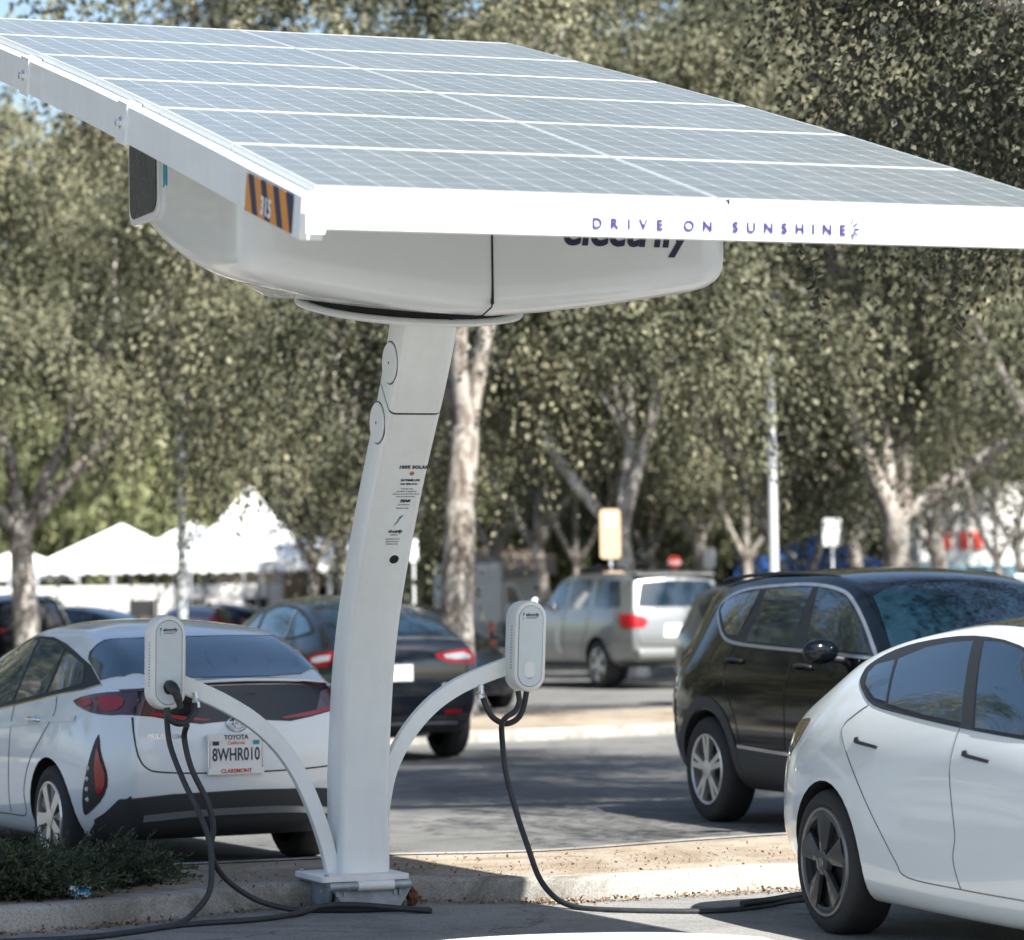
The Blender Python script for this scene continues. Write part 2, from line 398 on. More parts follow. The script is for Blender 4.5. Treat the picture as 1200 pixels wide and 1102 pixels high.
# base plate, hinge, pedestal
b=MB(); b.prism(rrect(5.60,6.09,16.86,17.36,.03,3),.150,.180,'z'); b.v=[LP(*p) for p in b.v]; bp=b.build('base_plate',M['white_dirty'],ST,bevel=.004)
for a,bb in ((5.635,16.90),(5.635,17.33),(6.05,17.32)):
    q=MB(); q.lathe([(.012,0),(.012,.012),(0,.012)],6,T=Matrix.Translation(LP(a,bb,.18))); q.build('bolt',M['grey_steel'],bp)
b=MB(); b.tube([LP(5.63,16.835,.128),LP(5.80,16.835,.128)],.021,16); b.build('hinge_pin',M['grey_steel'],ST,smooth=40); b=MB(); b.tube([LP(5.96,16.835,.128),LP(6.08,16.835,.128)],.021,16); b.build('hinge_pin',M['grey_steel'],ST,smooth=40)
b=MB(); b.tube([LP(5.785,16.835,.128),LP(5.985,16.835,.128)],.026,18); b.build('hinge_sleeve',M['white_dirty'],ST,smooth=40)
b=MB()
b.prism([(5.655,.11),(6.10,.11),(6.03,.0),(5.73,.0)],16.865,16.885,'y')
for a in (5.66,5.84,6.07): b.prism([(16.90,.148),(17.34,.148),(17.22,0),(16.98,0)],a,a+.02,'x')
b.box(5.63,6.10,16.885,17.36,.132,.149)
b.box(5.70,6.06,16.93,17.3,-.01,.131)
b.v=[LP(*p) for p in b.v]; b.build('pedestal',M['grey_steel'],ST,bevel=.004)
for a in (5.68,5.72,6.00,6.03):
    b=MB(); b.box(a-.008,a+.008,16.85,16.866,.075,.112); b.v=[LP(*p) for p in b.v]; b.build('hinge_lug',M['grey_steel'],ST)
# slewing ring + hull
RC=(5.76,16.02)
RT=Matrix.Translation(L(RC[0],RC[1],3.112))@Matrix.Rotation(math.atan(.23),4,'X')
b=MB(); b.lathe([(.0,-.03),(.52,-.022),(.575,-.008),(.583,.003),(.57,.016),(.50,.018)],64,T=RT); b.build('slewing_ring',M['white'],ST,smooth=50)
b=MB(); b.lathe([(.52,.016),(.52,.12)],64,T=RT); b.build('ring_gap',M['gap'],ST)
def hull(a0,a1,name):
    # rounded tub: half widths shrink toward the bottom, bottom is a shallow V rising to the back
    b=MB(); NA,NB=28,26; ac=5.72
    def bottom(a,bb):
        v=abs(a-ac)/1.22
        zz=2.955+.165*v**1.35
        t=max(0,(bb-14.76)/2.06)
        return zz+(.19+.09*max(0,1-v*1.6))*t+.36*t**2.6*max(0,min(1,(v-.42)/.5))
    vs={};V=[]
    def vert(a,bb,z): V.append(L(a,bb,z)); return len(V)-1
    # plan outline (superellipse corners), levels from belly to top
    import itertools
    lv=[0,.02,.06,.12,.22,.4,.7,1.0]
    per=[]
    def outline(off):
        r=.20 
        xa0,xa1,yb0,yb1=4.515+off,6.995-off,14.735+off,16.82-off
        pts=[]
        rf=max(.02,r-off); rk=max(.015,.07-off)
        for cx,cy,s0,rr in ((xa1-rf,yb0+rf,-90,rf),(xa1-rk,yb1-rk,0,rk),(xa0+rk,yb1-rk,90,rk),(xa0+rf,yb0+rf,180,rf)):
            for k in range(9):
                an=R(s0+90*k/8); pts.append((cx+rr*math.cos(an),cy+rr*math.sin(an)))
        # densify
        out=[]
        for i in range(len(pts)):
            p,q=pts[i],pts[(i+1)%len(pts)]; d=math.hypot(p[0]-q[0],p[1]-q[1]); m=8 if i%9==8 else 1
            for k in range(m): out.append((p[0]+(q[0]-p[0])*k/m,p[1]+(q[1]-p[1])*k/m))
        return out
    rings=[]
    topz=lambda bb: 3.03+(bb-12.2)*.262+.03
    for off,dz in ((.95,-.012),(.6,-.008),(.3,.0),(.16,.004),(.09,.016),(.045,.038),(.02,.065),(.006,.10),(0,.16)):
        rings.append([(a,bb,bottom(a,bb)+dz) for a,bb in outline(off)])
    rings.append([(a,bb,topz(bb)) for a,bb in outline(0)])
    n=len(rings[0])
    b.add([L(*p) for r in rings for p in r],[(i*n+k,i*n+(k+1)%n,(i+1)*n+(k+1)%n,(i+1)*n+k) for i in range(len(rings)-1) for k in range(n)]+[tuple(range(n))])
    return b.build(name,M['gel'],ST,smooth=35)
HU=hull(0,0,'hull')
# vertical joint line on the hull front and belly
b=MB(); b.box(5.714,5.722,14.7285,14.75,3.02,3.60); b.v=[L(*p) for p in b.v]; b.build('hull_joint',M['gap'],HU)
b=MB(); b.tube([L(5.718,14.733,3.03),L(5.712,14.74,3.005),L(5.69,14.80,2.972),L(5.60,15.0,2.968)],.004,6); b.build('hull_joint',M['gap'],HU)
# vent grille at the rear of the left end
b=MB(); b.prism(rrect(16.17,16.74,3.56,4.05,.09,5),4.498,4.52,'x'); b.v=[L(*p) for p in b.v]
vf=b.build('vent',M['gel'],HU,bevel=.004)
b=MB(); b.prism(rrect(16.205,16.705,3.595,4.015,.075,5),4.492,4.499,'x'); b.v=[L(*p) for p in b.v]; b.build('vent_mesh',mat('dark vent mesh',(.03,.032,.034),.35,noise=.7,nscale=30,bump=.8,bscale=35),vf)
b=MB(); b.prism([(16.07,3.70),(16.10,3.72),(16.135,3.70),(16.135,3.86),(16.07,3.86)],4.511,4.516,'x'); b.v=[L(*p) for p in b.v]; b.build('ribbon_sticker',M['teal'],HU)
# hull lettering
o=L(6.075,14.732,3.315)
text('operator_lettering','electrify',.205,M['navy'],HU,frame(o,(1,0,0),(0,0,1)),bold=.006,shear=.18,sx=.98)
# --- array
MK=[(12.198,3.231),(13.294,3.538),(14.391,3.840),(15.490,4.134),(16.592,4.418),(17.695,4.698),(18.797,4.978)]
def arr(a,k,dn=0):
    # point on array row line k (float), dn below the glass
    i=min(int(max(k,0)),5); t=k-i
    b_,z_=MK[i][0]*(1-t)+MK[i+1][0]*t, MK[i][1]*(1-t)+MK[i+1][1]*t
    i2=max(0,min(5,int(k-.5))) if k!=int(k) else None
    ang=math.atan2(MK[6][1]-MK[0][1],MK[6][0]-MK[0][0])
    return L(a,b_+math.sin(ang)*dn,z_-math.cos(ang)*dn)
AC=5.714; WP=1.70
for k in range(6):
    for s in (-1,1):
        a0,a1=(AC-WP,AC-.005) if s<0 else (AC+.005,AC+WP)
        k0,k1=k+.004,k+1-.004
        fr=.007
        # frame
        b=MB(); c=[(a0,k0),(a1,k0),(a1,k1),(a0,k1)]; ci=[(a0+fr,k0+.009),(a1-fr,k0+.009),(a1-fr,k1-.009),(a0+fr,k1-.009)]
        vs=[arr(a,kk,0) for a,kk in c]+[arr(a,kk,0) for a,kk in ci]+[arr(a,kk,.04) for a,kk in c]+[arr(a,kk,.003) for a,kk in ci]+[arr(a,kk,.04) for a,kk in ci]
        fs=[]
        for i in range(4):
            j=(i+1)%4; fs+=[(i,j,4+j,4+i),(i,8+i,8+j,j),(4+i,4+j,12+j,12+i),(8+i,16+i,16+j,8+j)]
        b.add(vs,fs); pn=b.build('solar_panel',M['alu_frame'] if 'alu_frame' in M else M.setdefault('alu_frame',mat('pale anodised frame',(.52,.55,.55),.4,metal=.2)),ST)
        me=bpy.data.meshes.new('cells'); me.from_pydata([arr(a,kk,.003) for a,kk in ci]+[arr(a,kk,.008) for a,kk in ci],[],[(0,1,2,3),(7,6,5,4)])
        uvl=me.uv_layers.new(name='UVMap')
        for li,uvc in enumerate([(0,0),(1,0),(1,1),(0,1)]): uvl.data[li].uv=uvc
        me.materials.append(M['solar']); co2=bpy.data.objects.new('cells',me); link(co2,pn)
# beams: the left and right rails follow the row lines; front and rear beams
def rail(a0,a1,top,bot,name,kk0=-.045,kk1=6.03,m='white'):
    b=MB(); ks=[kk0]+[k for k in range(1,6)]+[kk1]; vs=[]
    for k in ks:
        def P(a,dn):
            ang=math.atan2(MK[6][1]-MK[0][1],MK[6][0]-MK[0][0])
            if k<0: p=arr(a,0,dn); return p+Vector((0,math.cos(ang),math.sin(ang)))*k*1.138
            if k>6: p=arr(a,6,dn); return p+Vector((0,math.cos(ang),math.sin(ang)))*(k-6)*1.138
            return arr(a,k,dn)
        vs+=[P(a0,bot),P(a1,bot),P(a1,top),P(a0,top)]
    n=4; N=len(ks)
    b.add(vs,[(i*n+k,i*n+(k+1)%n,(i+1)*n+(k+1)%n,(i+1)*n+k) for i in range(N-1) for k in range(n)]+[(0,1,2,3),((N-1)*4+3,(N-1)*4+2,(N-1)*4+1,(N-1)*4)])
    return b.build(name,M[m],ST,bevel=.004)
rl=rail(3.945,4.04,.036,.205,'side_rail')
rr=rail(7.39,7.483,.036,.205,'side_rail')
rail(AC-.045,AC+.045,.041,.06,'light_blocking_strip',.0,6.0,'grey_steel')  # strip added under the seam to keep sunlight from leaking through
# front fascia (vertical) and rear fascia
b=MB(); b.prism([(12.115,3.207),(12.190,3.226),(12.190,3.185),(12.27,3.185),(12.27,3.15),(12.20,3.15),(12.20,3.06),(12.128,3.053),(12.118,3.056),(12.112,3.19)],4.008,7.420,'x'); b.v=[L(*p) for p in b.v]  # inner lip added under the panels to block stray sun
FA=b.build('front_fascia',M['white'],ST,bevel=.003)
b=MB(); b.box(5.712,5.716,12.100,12.15,3.196,3.2165); b.v=[L(*p) for p in b.v]; b.build('fascia_seam',M['gap'],FA)
b=MB(); b.prism([(3.944,3.035),(4.018,3.035),(4.024,3.062),(4.024,3.10),(3.944,3.10)],12.1085,12.1115,'y'); b.box(3.944,4.0,12.1085,12.1115,3.10,3.195); b.v=[L(*p) for p in b.v]; b.build('end_tab',M['white'],FA)
b=MB(); b.box(4.008,7.42,18.82,18.88,4.80,4.965); b.v=[L(*p) for p in b.v]; b.build('rear_fascia',M['white'],ST,bevel=.004)
for k in (1,2,3,4,5):
    b=MB(); p0=arr(4.01,k,.045); b.box(p0.x,arr(7.418,k,0).x,p0.y-.05,p0.y+.05,p0.z-.10,p0.z); b.build('cross_beam',M['white'],ST)
for a in (4.7,6.7):
    b=MB(); pts=[arr(a,k,.145) for k in (1,5)]; 
    b.add([pts[0]+Vector((-.05,0,-.14)),pts[0]+Vector((.05,0,-.14)),pts[0]+Vector((.05,0,0)),pts[0]+Vector((-.05,0,0)),pts[1]+Vector((-.05,0,-.14)),pts[1]+Vector((.05,0,-.14)),pts[1]+Vector((.05,0,0)),pts[1]+Vector((-.05,0,0))],
        [(0,1,2,3),(4,7,6,5),(0,4,5,1),(1,5,6,2),(2,6,7,3),(3,7,4,0)]); b.build('carrier_beam',M['white'],ST)
# splice plates with bolts on the left rail
ANG=math.atan2(MK[6][1]-MK[0][1],MK[6][0]-MK[0][0])
for kk in (2.33,4.05):
    p=arr(3.944,kk,.12); T=Matrix.Translation(p)@Matrix.Rotation(ANG,4,'X')
    b=MB(); b.box(-.004,.004,-.085,.085,-.098,.094,T=T); b.box(-.004,.066,-.085,.085,.086,.094,T=T); pl=b.build('splice_plate',M['white'],rl,bevel=.002)
    b=MB(); b.lathe([(.030,.0),(.030,.006),(.017,.006),(.017,.026),(.0,.028)],6,T=T@Matrix.Rotation(R(-90),4,'Y')@Matrix.Translation((0,0,.004))); b.build('bolt',M['chrome'],pl)
# hazard plate 315 near the front corner of the left rail
p=arr(3.944,0,.12); T=Matrix.Translation(p)@Matrix.Rotation(ANG,4,'X')
# frame: local y runs back along the rail, z up ; face looks to -x
HZ=T@Matrix(((0,0,-1,0),(-1,0,0,0),(0,1,0,0),(0,0,0,1)))   # text x -> -y, y -> z, normal -> -x
# x from -.50 (rear) to 0 (front)
b=MB(); b.box(-.66,-.045,-.075,.076,.002,.005,T=HZ); hp=b.build('hazard_plate',M['navy'],rl)
b=MB(); x=-.66; wst=.088
i=0
while x<-.045:
    x0=x+.02; pts=[]
    if i>=0:
        lo0,lo1=x0,x0+wst; sh=-.085
        poly=[(lo0,-.075),(lo1,-.075),(lo1+sh,.076),(lo0+sh,.076)]
        # clip to plate
        def clip(poly,xm,keep):
            out=[]
            for q in range(len(poly)):
                a_,c_=poly[q],poly[(q+1)%len(poly)]
                ina=(a_[0]>=xm) if keep else (a_[0]<=xm); inc=(c_[0]>=xm) if keep else (c_[0]<=xm)
                if ina: out.append(a_)
                if ina!=inc:
                    t=(xm-a_[0])/(c_[0]-a_[0]); out.append((xm,a_[1]+(c_[1]-a_[1])*t))
            return out
        poly=clip(clip(poly,-.658,True),-.047,False)
        if len(poly)>2: b.prism(poly,.0055,.0065,'z',T=HZ)
    x+=wst*1.9; i+=1
b.build('hazard_stripe',M['orange'],hp)
text('station_number','315',.10,M['plate'],hp,HZ@Matrix.Translation((-.44,-.055,.0085)),bold=.003,sx=.95)
# fascia lettering: follows the front face
o=L(5.125,12.1105,3.088)
xx=0
for ch in 'DRIVE ON SUNSHINE':
    if ch==' ': xx+=.052; continue
    lt=text('slogan_letter',ch,.058,M['purple'],FA,frame(o+Vector((xx,0,0)),(1,0,-.001),(0,0,1)),bold=.0018)
    xs=[v.co.x for v in lt.data.vertices]; sh=o.x+xx-min(xs)
    for v in lt.data.vertices: v.co.x+=sh
    xx+=max(xs)-min(xs)+.0375
b=MB()
for k in range(5):
    an=R(62-31*k); r0,r1=.022,.048
    c0=Vector((6.25,0,3.113)); d=Vector((math.cos(an),0,math.sin(an))); e=Vector((-d.z,0,d.x))*.0036
    q=[c0+d*r0-e,c0+d*r1-e,c0+d*r1+e,c0+d*r0+e]
    b.prism([(v.x,v.z) for v in q],12.1095,12.1108,'y')
b.v=[L(*p) for p in b.v]; b.build('sun_rays',M['purple'],FA)
# --- arms and chargers
def arm(s):
    # flat-sided curved bar in the a-z plane
    if s<0: path=[(5.72,.05),(5.69,.16),(5.645,.34),(5.585,.52),(5.50,.71),(5.39,.87),(5.25,1.00),(5.09,1.10),(4.93,1.175),(4.78,1.235)]
    else: path=[(5.94,.28),(5.965,.50),(6.00,.68),(6.06,.82),(6.145,.945),(6.26,1.06),(6.40,1.15),(6.56,1.215),(6.72,1.265),(6.8,1.28)]
    P=catmull([(a,0,z) for a,z in path],6); b=MB(); vs=[];N=len(P)
    for i,p in enumerate(P):
        t=(P[min(i+1,N-1)]-P[max(i-1,0)]).normalized(); nn=Vector((-t.z,0,t.x))
        w=.036+.012*(i/N)
        for sn,db in ((-w,-.03),(w,-.03),(w,.03),(-w,.03)): 
            q=p+nn*sn; vs.append(L(q.x,17.13+db,q.z))
    b.add(vs,[(i*4+k,i*4+(k+1)%4,(i+1)*4+(k+1)%4,(i+1)*4+k) for i in range(N-1) for k in range(4)]+[(0,1,2,3),(N*4-1,N*4-2,N*4-3,N*4-4)])
    return b.build('charger_arm',M['white'],ST,bevel=.006)
arm(-1); arm(1)
def stad(w,h,n=14):
    r=w/2; return arc(0,h/2-r,r,0,180,n)+arc(0,-h/2+r,r,180,360,n)
def charger(ac,zc,lean,plug,front=16.985):
    T=Matrix.Translation(L(ac,front,zc))@Matrix.Rotation(R(lean),4,'Y')
    # local: x right, y into depth, z up
    b=MB(); prof=[(0,.0,-.012),(.0,.012,.0),(.0,.085,.0)]
    rings=[(-.018,.0),(-.007,.004),(0,.014),(0,.075),(-.004,.08),(-.004,.088),(0,.092),(0,.135),(-.012,.147)]
    W_,H_=.188,.495
    vs=[];n=None
    for off,y in rings:
        pl=stad(W_+2*off,H_+2*off); n=len(pl); vs+=[T@Vector((x,y,z)) for x,z in pl]
    b.add(vs,[(i*n+k,i*n+(k+1)%n,(i+1)*n+(k+1)%n,(i+1)*n+k) for i in range(len(rings)-1) for k in range(n)]+[tuple(range(n)),tuple((len(rings)-1)*n+k for k in range(n))])
    ch=b.build('charger',M['plastic_white'],ST,smooth=35)
    b=MB(); b.prism(stad(.138,.437),-.0035,-.0005,'y',T=T); b.build('faceplate',M['plastic_pale'],ch,bevel=.0015)
    b=MB(); o1=stad(.143,.442); o2=stad(.139,.438); n=len(o1)
    b.add([T@Vector((x,-.0012,z)) for x,z in o1]+[T@Vector((x,-.0012,z)) for x,z in o2],[(i,(i+1)%n,n+(i+1)%n,n+i) for i in range(n)]); b.build('groove',M['gap'],ch)
    # louvre slots on the left side
    b=MB()
    for k in range(15): b.box(-.0955,-.092,.03,.055,.10-.016*k,.107-.016*k,T=T)
    b.build('side_vent',M['grey_steel'],ch)
    F=T@frame((0,-.0042,0),(1,0,0),(0,0,1))
    text('operator_lettering','electrify',.0255,M['navy'],ch,F@Matrix.Translation((-.033,.163,0)),bold=.0006,shear=.15,sx=.92)
    text('operator_lettering','america',.0185,M['grey_ink'],ch,F@Matrix.Translation((-.030,.149,0)),bold=.0001,shear=.1,sx=1)
    b=MB(); b.prism([(-.049,.158),(-.042,.170),(-.038,.182),(-.050,.180)],0,.001,'z',T=F); b.build('bolt_symbol',M['teal'],ch)
    b=MB(); b.prism([(-.049,.150),(-.044,.158),(-.048,.142),(-.052,.136)],0,.001,'z',T=F); b.build('bolt_stem',M['grey_ink'],ch)
    if plug:
        b=MB(); b.lathe([(.030,.0),(.030,.004),(.024,.004),(.024,.001),(0,.001)],24,T=T@Matrix.Translation((.0,-.004,-.128))@Matrix.Rotation(R(90),4,'X')@Matrix.Diagonal((1,1.25,1,1))); b.build('socket',M['black'],ch,smooth=40)
        b=MB(); pts=[T@Vector(p) for p in [(0,-.004,-.118),(.002,-.045,-.122),(.010,-.075,-.140),(.026,-.082,-.18),(.042,-.078,-.235)]]
        b.tube(catmull(pts,5),[.027]*3+[.029]*6+[.027]*4+[.022]*4+[.017]*4,14); b.build('charging_plug',M['black'],ch,smooth=50)
    else:
        b=MB(); b.prism(stad(.062,.088),-.0055,-.003,'y',T=T@Matrix.Translation((-.004,0,-.128))); b.build('socket_cover',M['plastic_white'],ch,bevel=.001)
        b=MB(); b.prism([(-.014,-.176),(.012,-.176),(.008,-.168),(-.010,-.168)],-.0050,-.004,'y',T=T); b.build('socket_latch',M['grey_ink'],ch)
    return ch
charger(4.752,1.322,1.0,True)
charger(6.782,1.368,2.6,False)
# cable clamps under the arms
for a,z in ((4.925,1.125),(6.535,1.125)):
    b=MB(); b.tube([L(a,17.10,z+.035),L(a+(.01 if a<5 else -.01),17.09,z-.045)],.017,10); b.tube([L(a,17.10,z-.0),L(a+(.01 if a<5 else -.01),17.09,z-.02)],.021,10); b.build('cable_clamp',M['alu'],ST,smooth=40)
# --- cables (lie on the ground and hang from the chargers: things of their own)
def cable(pts,r,label,name='charging_cable',grp=None):
    b=MB(); b.tube(catmull(pts,10),r,10); o=b.build(name,M['rubber'],smooth=60); tag(o,label,'cable',grp); return o
G1='black charging cables of the station'
cable([(-1.824,17.6,1.075),(-1.803,17.55,.899),(-1.729,17.5,.710),(-1.651,17.45,.558),(-1.591,17.40,.406),(-1.575,17.35,.235),(-1.593,17.30,.130),(-1.664,17.2,.045),(-1.72,17.02,.018),(-1.854,16.753,.016),(-2.108,16.42,.016),(-2.40,16.30,.016),(-2.9,16.2,.016)],.0155,'black cable hanging from the bottom of the left charger and leaving the picture at left')
cable([(-1.700,17.42,1.00),(-1.722,17.5,.93),(-1.688,17.5,.776),(-1.606,17.5,.598),(-1.577,17.5,.465),(-1.590,17.5,.333),(-1.525,17.6,.191),(-1.36,17.66,.069),(-1.152,17.64,.018),(-1.0,17.62,.018),(-.84,17.60,.018),(-.66,17.63,.018),(-.464,17.563,.018)],.0155,'black cable from the plug in the left charger, ending in front of the column pedestal')
cable([(-2.5,16.0,.016),(-2.0,16.50,.016),(-1.69,16.95,.016),(-1.34,17.17,.017),(-1.14,17.43,.02),(-1.02,17.55,.045),(-.84,17.56,.048),(-.62,17.53,.03),(-.45,17.50,.017)],.0165,'black cable lying on the asphalt across the front of the pedestal')
cable([(-1.676,17.6,1.105),(-1.680,17.58,1.06),(-1.71,17.55,1.015),(-1.757,17.52,1.005),(-1.80,17.5,1.035),(-1.812,17.5,1.09)],.0165,'short black cable loop between the clamp and the underside of the left charger')
cable([(-.175,18.2,1.094),(-.155,18.2,1.04),(-.12,18.2,.985),(-.057,18.2,.953),(.005,18.2,.975),(.04,18.2,1.03),(.061,18.2,1.125)],.0165,'short black cable loop between the clamp and the underside of the right charger')
cable([(.015,18.15,1.13),(.02,18.15,1.07),(-.005,18.14,1.02),(-.05,18.14,.99),(-.075,18.16,.95),(-.073,18.2,.849),(-.057,18.2,.687),(-.004,18.15,.481),(.053,18.02,.308),(.115,17.9,.142),(.2,17.75,.05),(.30,17.6,.018),(.41,17.474,.015),(.668,17.342,.015),(1.015,17.288,.015),(1.25,17.5,.015),(1.42,17.75,.016),(1.62,17.85,.016),(1.9,17.8,.016)],.0155,'black cable from the right charger, along the gutter to the white car')
cable([(1.15,17.36,.045),(1.33,17.58,.045),(1.5,17.98,.03),(1.66,18.12,.02),(1.9,18.1,.02)],.0165,'black cable doubled back beside the kerb behind the white car at right')
# ------------------------------------------------------------------ cars
def pch(xs,ys):
    xs=np.array(xs,float); ys=np.array(ys,float); h=np.diff(xs); d=np.diff(ys)/h; m=np.zeros(len(xs))
    for i in range(1,len(xs)-1):
        if d[i-1]*d[i]>0: m[i]=(h[i-1]+h[i])*1.0/((2*h[i]+h[i-1])/(3*d[i-1])*1.0+(h[i]+2*h[i-1])/(3*d[i])) 
    m[0],m[-1]=d[0],d[-1]
    def f(x):
        x=min(max(x,xs[0]),xs[-1]); i=min(len(xs)-2,int(np.searchsorted(xs,x,'right'))-1); i=max(i,0)
        t=(x-xs[i])/h[i]; return float((1+2*t)*(1-t)**2*ys[i]+t*(1-t)**2*h[i]*m[i]+t*t*(3-2*t)*ys[i+1]+t*t*(t-1)*h[i]*m[i+1])
    return f
US=[0,.012,.03,.055,.085,.12,.16,.2,.24,.28,.32,.36,.40,.44,.48,.52,.56,.60,.64,.68,.72,.76,.80,.84,.88,.915,.945,.97,.988,1]
BS=[0,.35,.68,.9]
def body_mesh(S):
    lv=S['levels']; K=len(lv); fy=[];fz=[];xx=[]
    for pts in lv:
        xs=[p[0] for p in pts]; fy.append(pch(xs,[p[1] for p in pts])); fz.append(pch(xs,[p[2] for p in pts])); xx.append((xs[0],xs[-1]))
    tp=S['top']; ft=pch([p[0] for p in tp],[p[1] for p in tp]); tx=(tp[0][0],tp[-1][0])
    br,bf=S.get('bulge',(.07,.16)); N=len(US); V=[];idx={}
    def add(key,p):
        idx[key]=len(V); V.append(p)
    for i,u in enumerate(US):
        e=lambda b,tot: tot*(1-abs(b)**2.2)
        wr=max(0,1-u/.5)**1; wf=max(0,(u-.5)/.5)**2
        ring=[]
        for k in range(K):
            x0,x1=xx[k]; x=x0+(x1-x0)*u; ring.append((x,fy[k](x),fz[k](x)))
        for k in range(K):
            for s in (1,-1): add((i,'s',k,s),(ring[k][0],ring[k][1]*s,ring[k][2]))
        # top
        xr,yr,zr=ring[-1]; xt=tx[0]+(tx[1]-tx[0])*u; zt=ft(xt)
        xb,yb,zb=ring[0]
        for b in BS:
            q=1-b**2.2
            x=xr+(xt-xr)*q; z=zr+(zt-zr)*(1-b**2.4)
            xbb=xb+( -br*wr + bf*wf)*q
            for s in ((1,-1) if b else (1,)):
                add((i,'t',b,s),(x,yr*b*s,z)); add((i,'b',b,s),(xbb,yb*b*s,zb))
    F=[]
    def T(i,part,b,s): return idx[(i,part,b,1 if b==0 else s)]
    for i in range(N-1):
        for s in (1,-1):
            for k in range(K-1): F.append((idx[(i,'s',k,s)],idx[(i+1,'s',k,s)],idx[(i+1,'s',k+1,s)],idx[(i,'s',k+1,s)]))
            for part,k in (('t',K-1),('b',0)):
                F.append((idx[(i,'s',k,s)],idx[(i+1,'s',k,s)],T(i+1,part,.9,s),T(i,part,.9,s)))
                for a,c in zip(BS[:-1],BS[1:]): F.append((T(i,part,a,s),T(i+1,part,a,s),T(i+1,part,c,s),T(i,part,c,s)))
    # end caps
    for i,sg,bul in ((0,-1,br),(N-1,1,bf)):
        row={}
        for k in range(K):
            x,y,z=V[idx[(i,'s',k,1)]]
            for b in BS:
                for s in ((1,-1) if b else (1,)):
                    if k==0: row[(k,b,s)]=T(i,'b',b,s)
                    elif k==K-1: row[(k,b,s)]=T(i,'t',b,s)
                    else:
                        row[(k,b,s)]=len(V); V.append((x+sg*bul*(1-b**2.2),y*b*s,z))
            for s in (1,-1): row[(k,1,s)]=idx[(i,'s',k,s)]
        g=lambda k,b,s: row[(k,b,1 if b==0 else s)]
        for k in range(K-1):
            for s in (1,-1):
                for a,c in zip(BS+[],BS[1:]+[1]): F.append((g(k,a,s),g(k,c,s),g(k+1,c,s),g(k+1,a,s)))
    me=bpy.data.meshes.new('body'); me.from_pydata(V,[],F)
    bm=bmesh.new(); bm.from_mesh(me); bmesh.ops.remove_doubles(bm,verts=bm.verts,dist=1e-5); bmesh.ops.recalc_face_normals(bm,faces=bm.faces)
    # creases
    if S.get('crease'):
        cl=bm.edges.layers.float.new('crease_edge')
        for k,(cv,u0,u1) in S['crease'].items():
            ks=set()
            for i,u in enumerate(US):
                if u0<=u<=u1:
                    for s in (1,-1): ks.add(tuple(round(c,4) for c in V[idx[(i,'s',k,s)]]))
            for e in bm.edges:
                if all(tuple(round(c,4) for c in v.co) in ks for v in e.verts): e[cl]=cv
    bm.to_mesh(me); bm.free()
    return me
def evalmesh(o):
    dg=bpy.context.evaluated_depsgraph_get(); dg.update()
    return bpy.data.meshes.new_from_object(o.evaluated_get(dg))
WELL=M['gap']
def in_poly(x,y,P):
    c=False;n=len(P)
    for i in range(n):
        x1,y1=P[i];x2,y2=P[(i+1)%n]
        if (y1>y)!=(y2>y) and x<(x2-x1)*(y-y1)/(y2-y1)+x1: c=not c
    return c
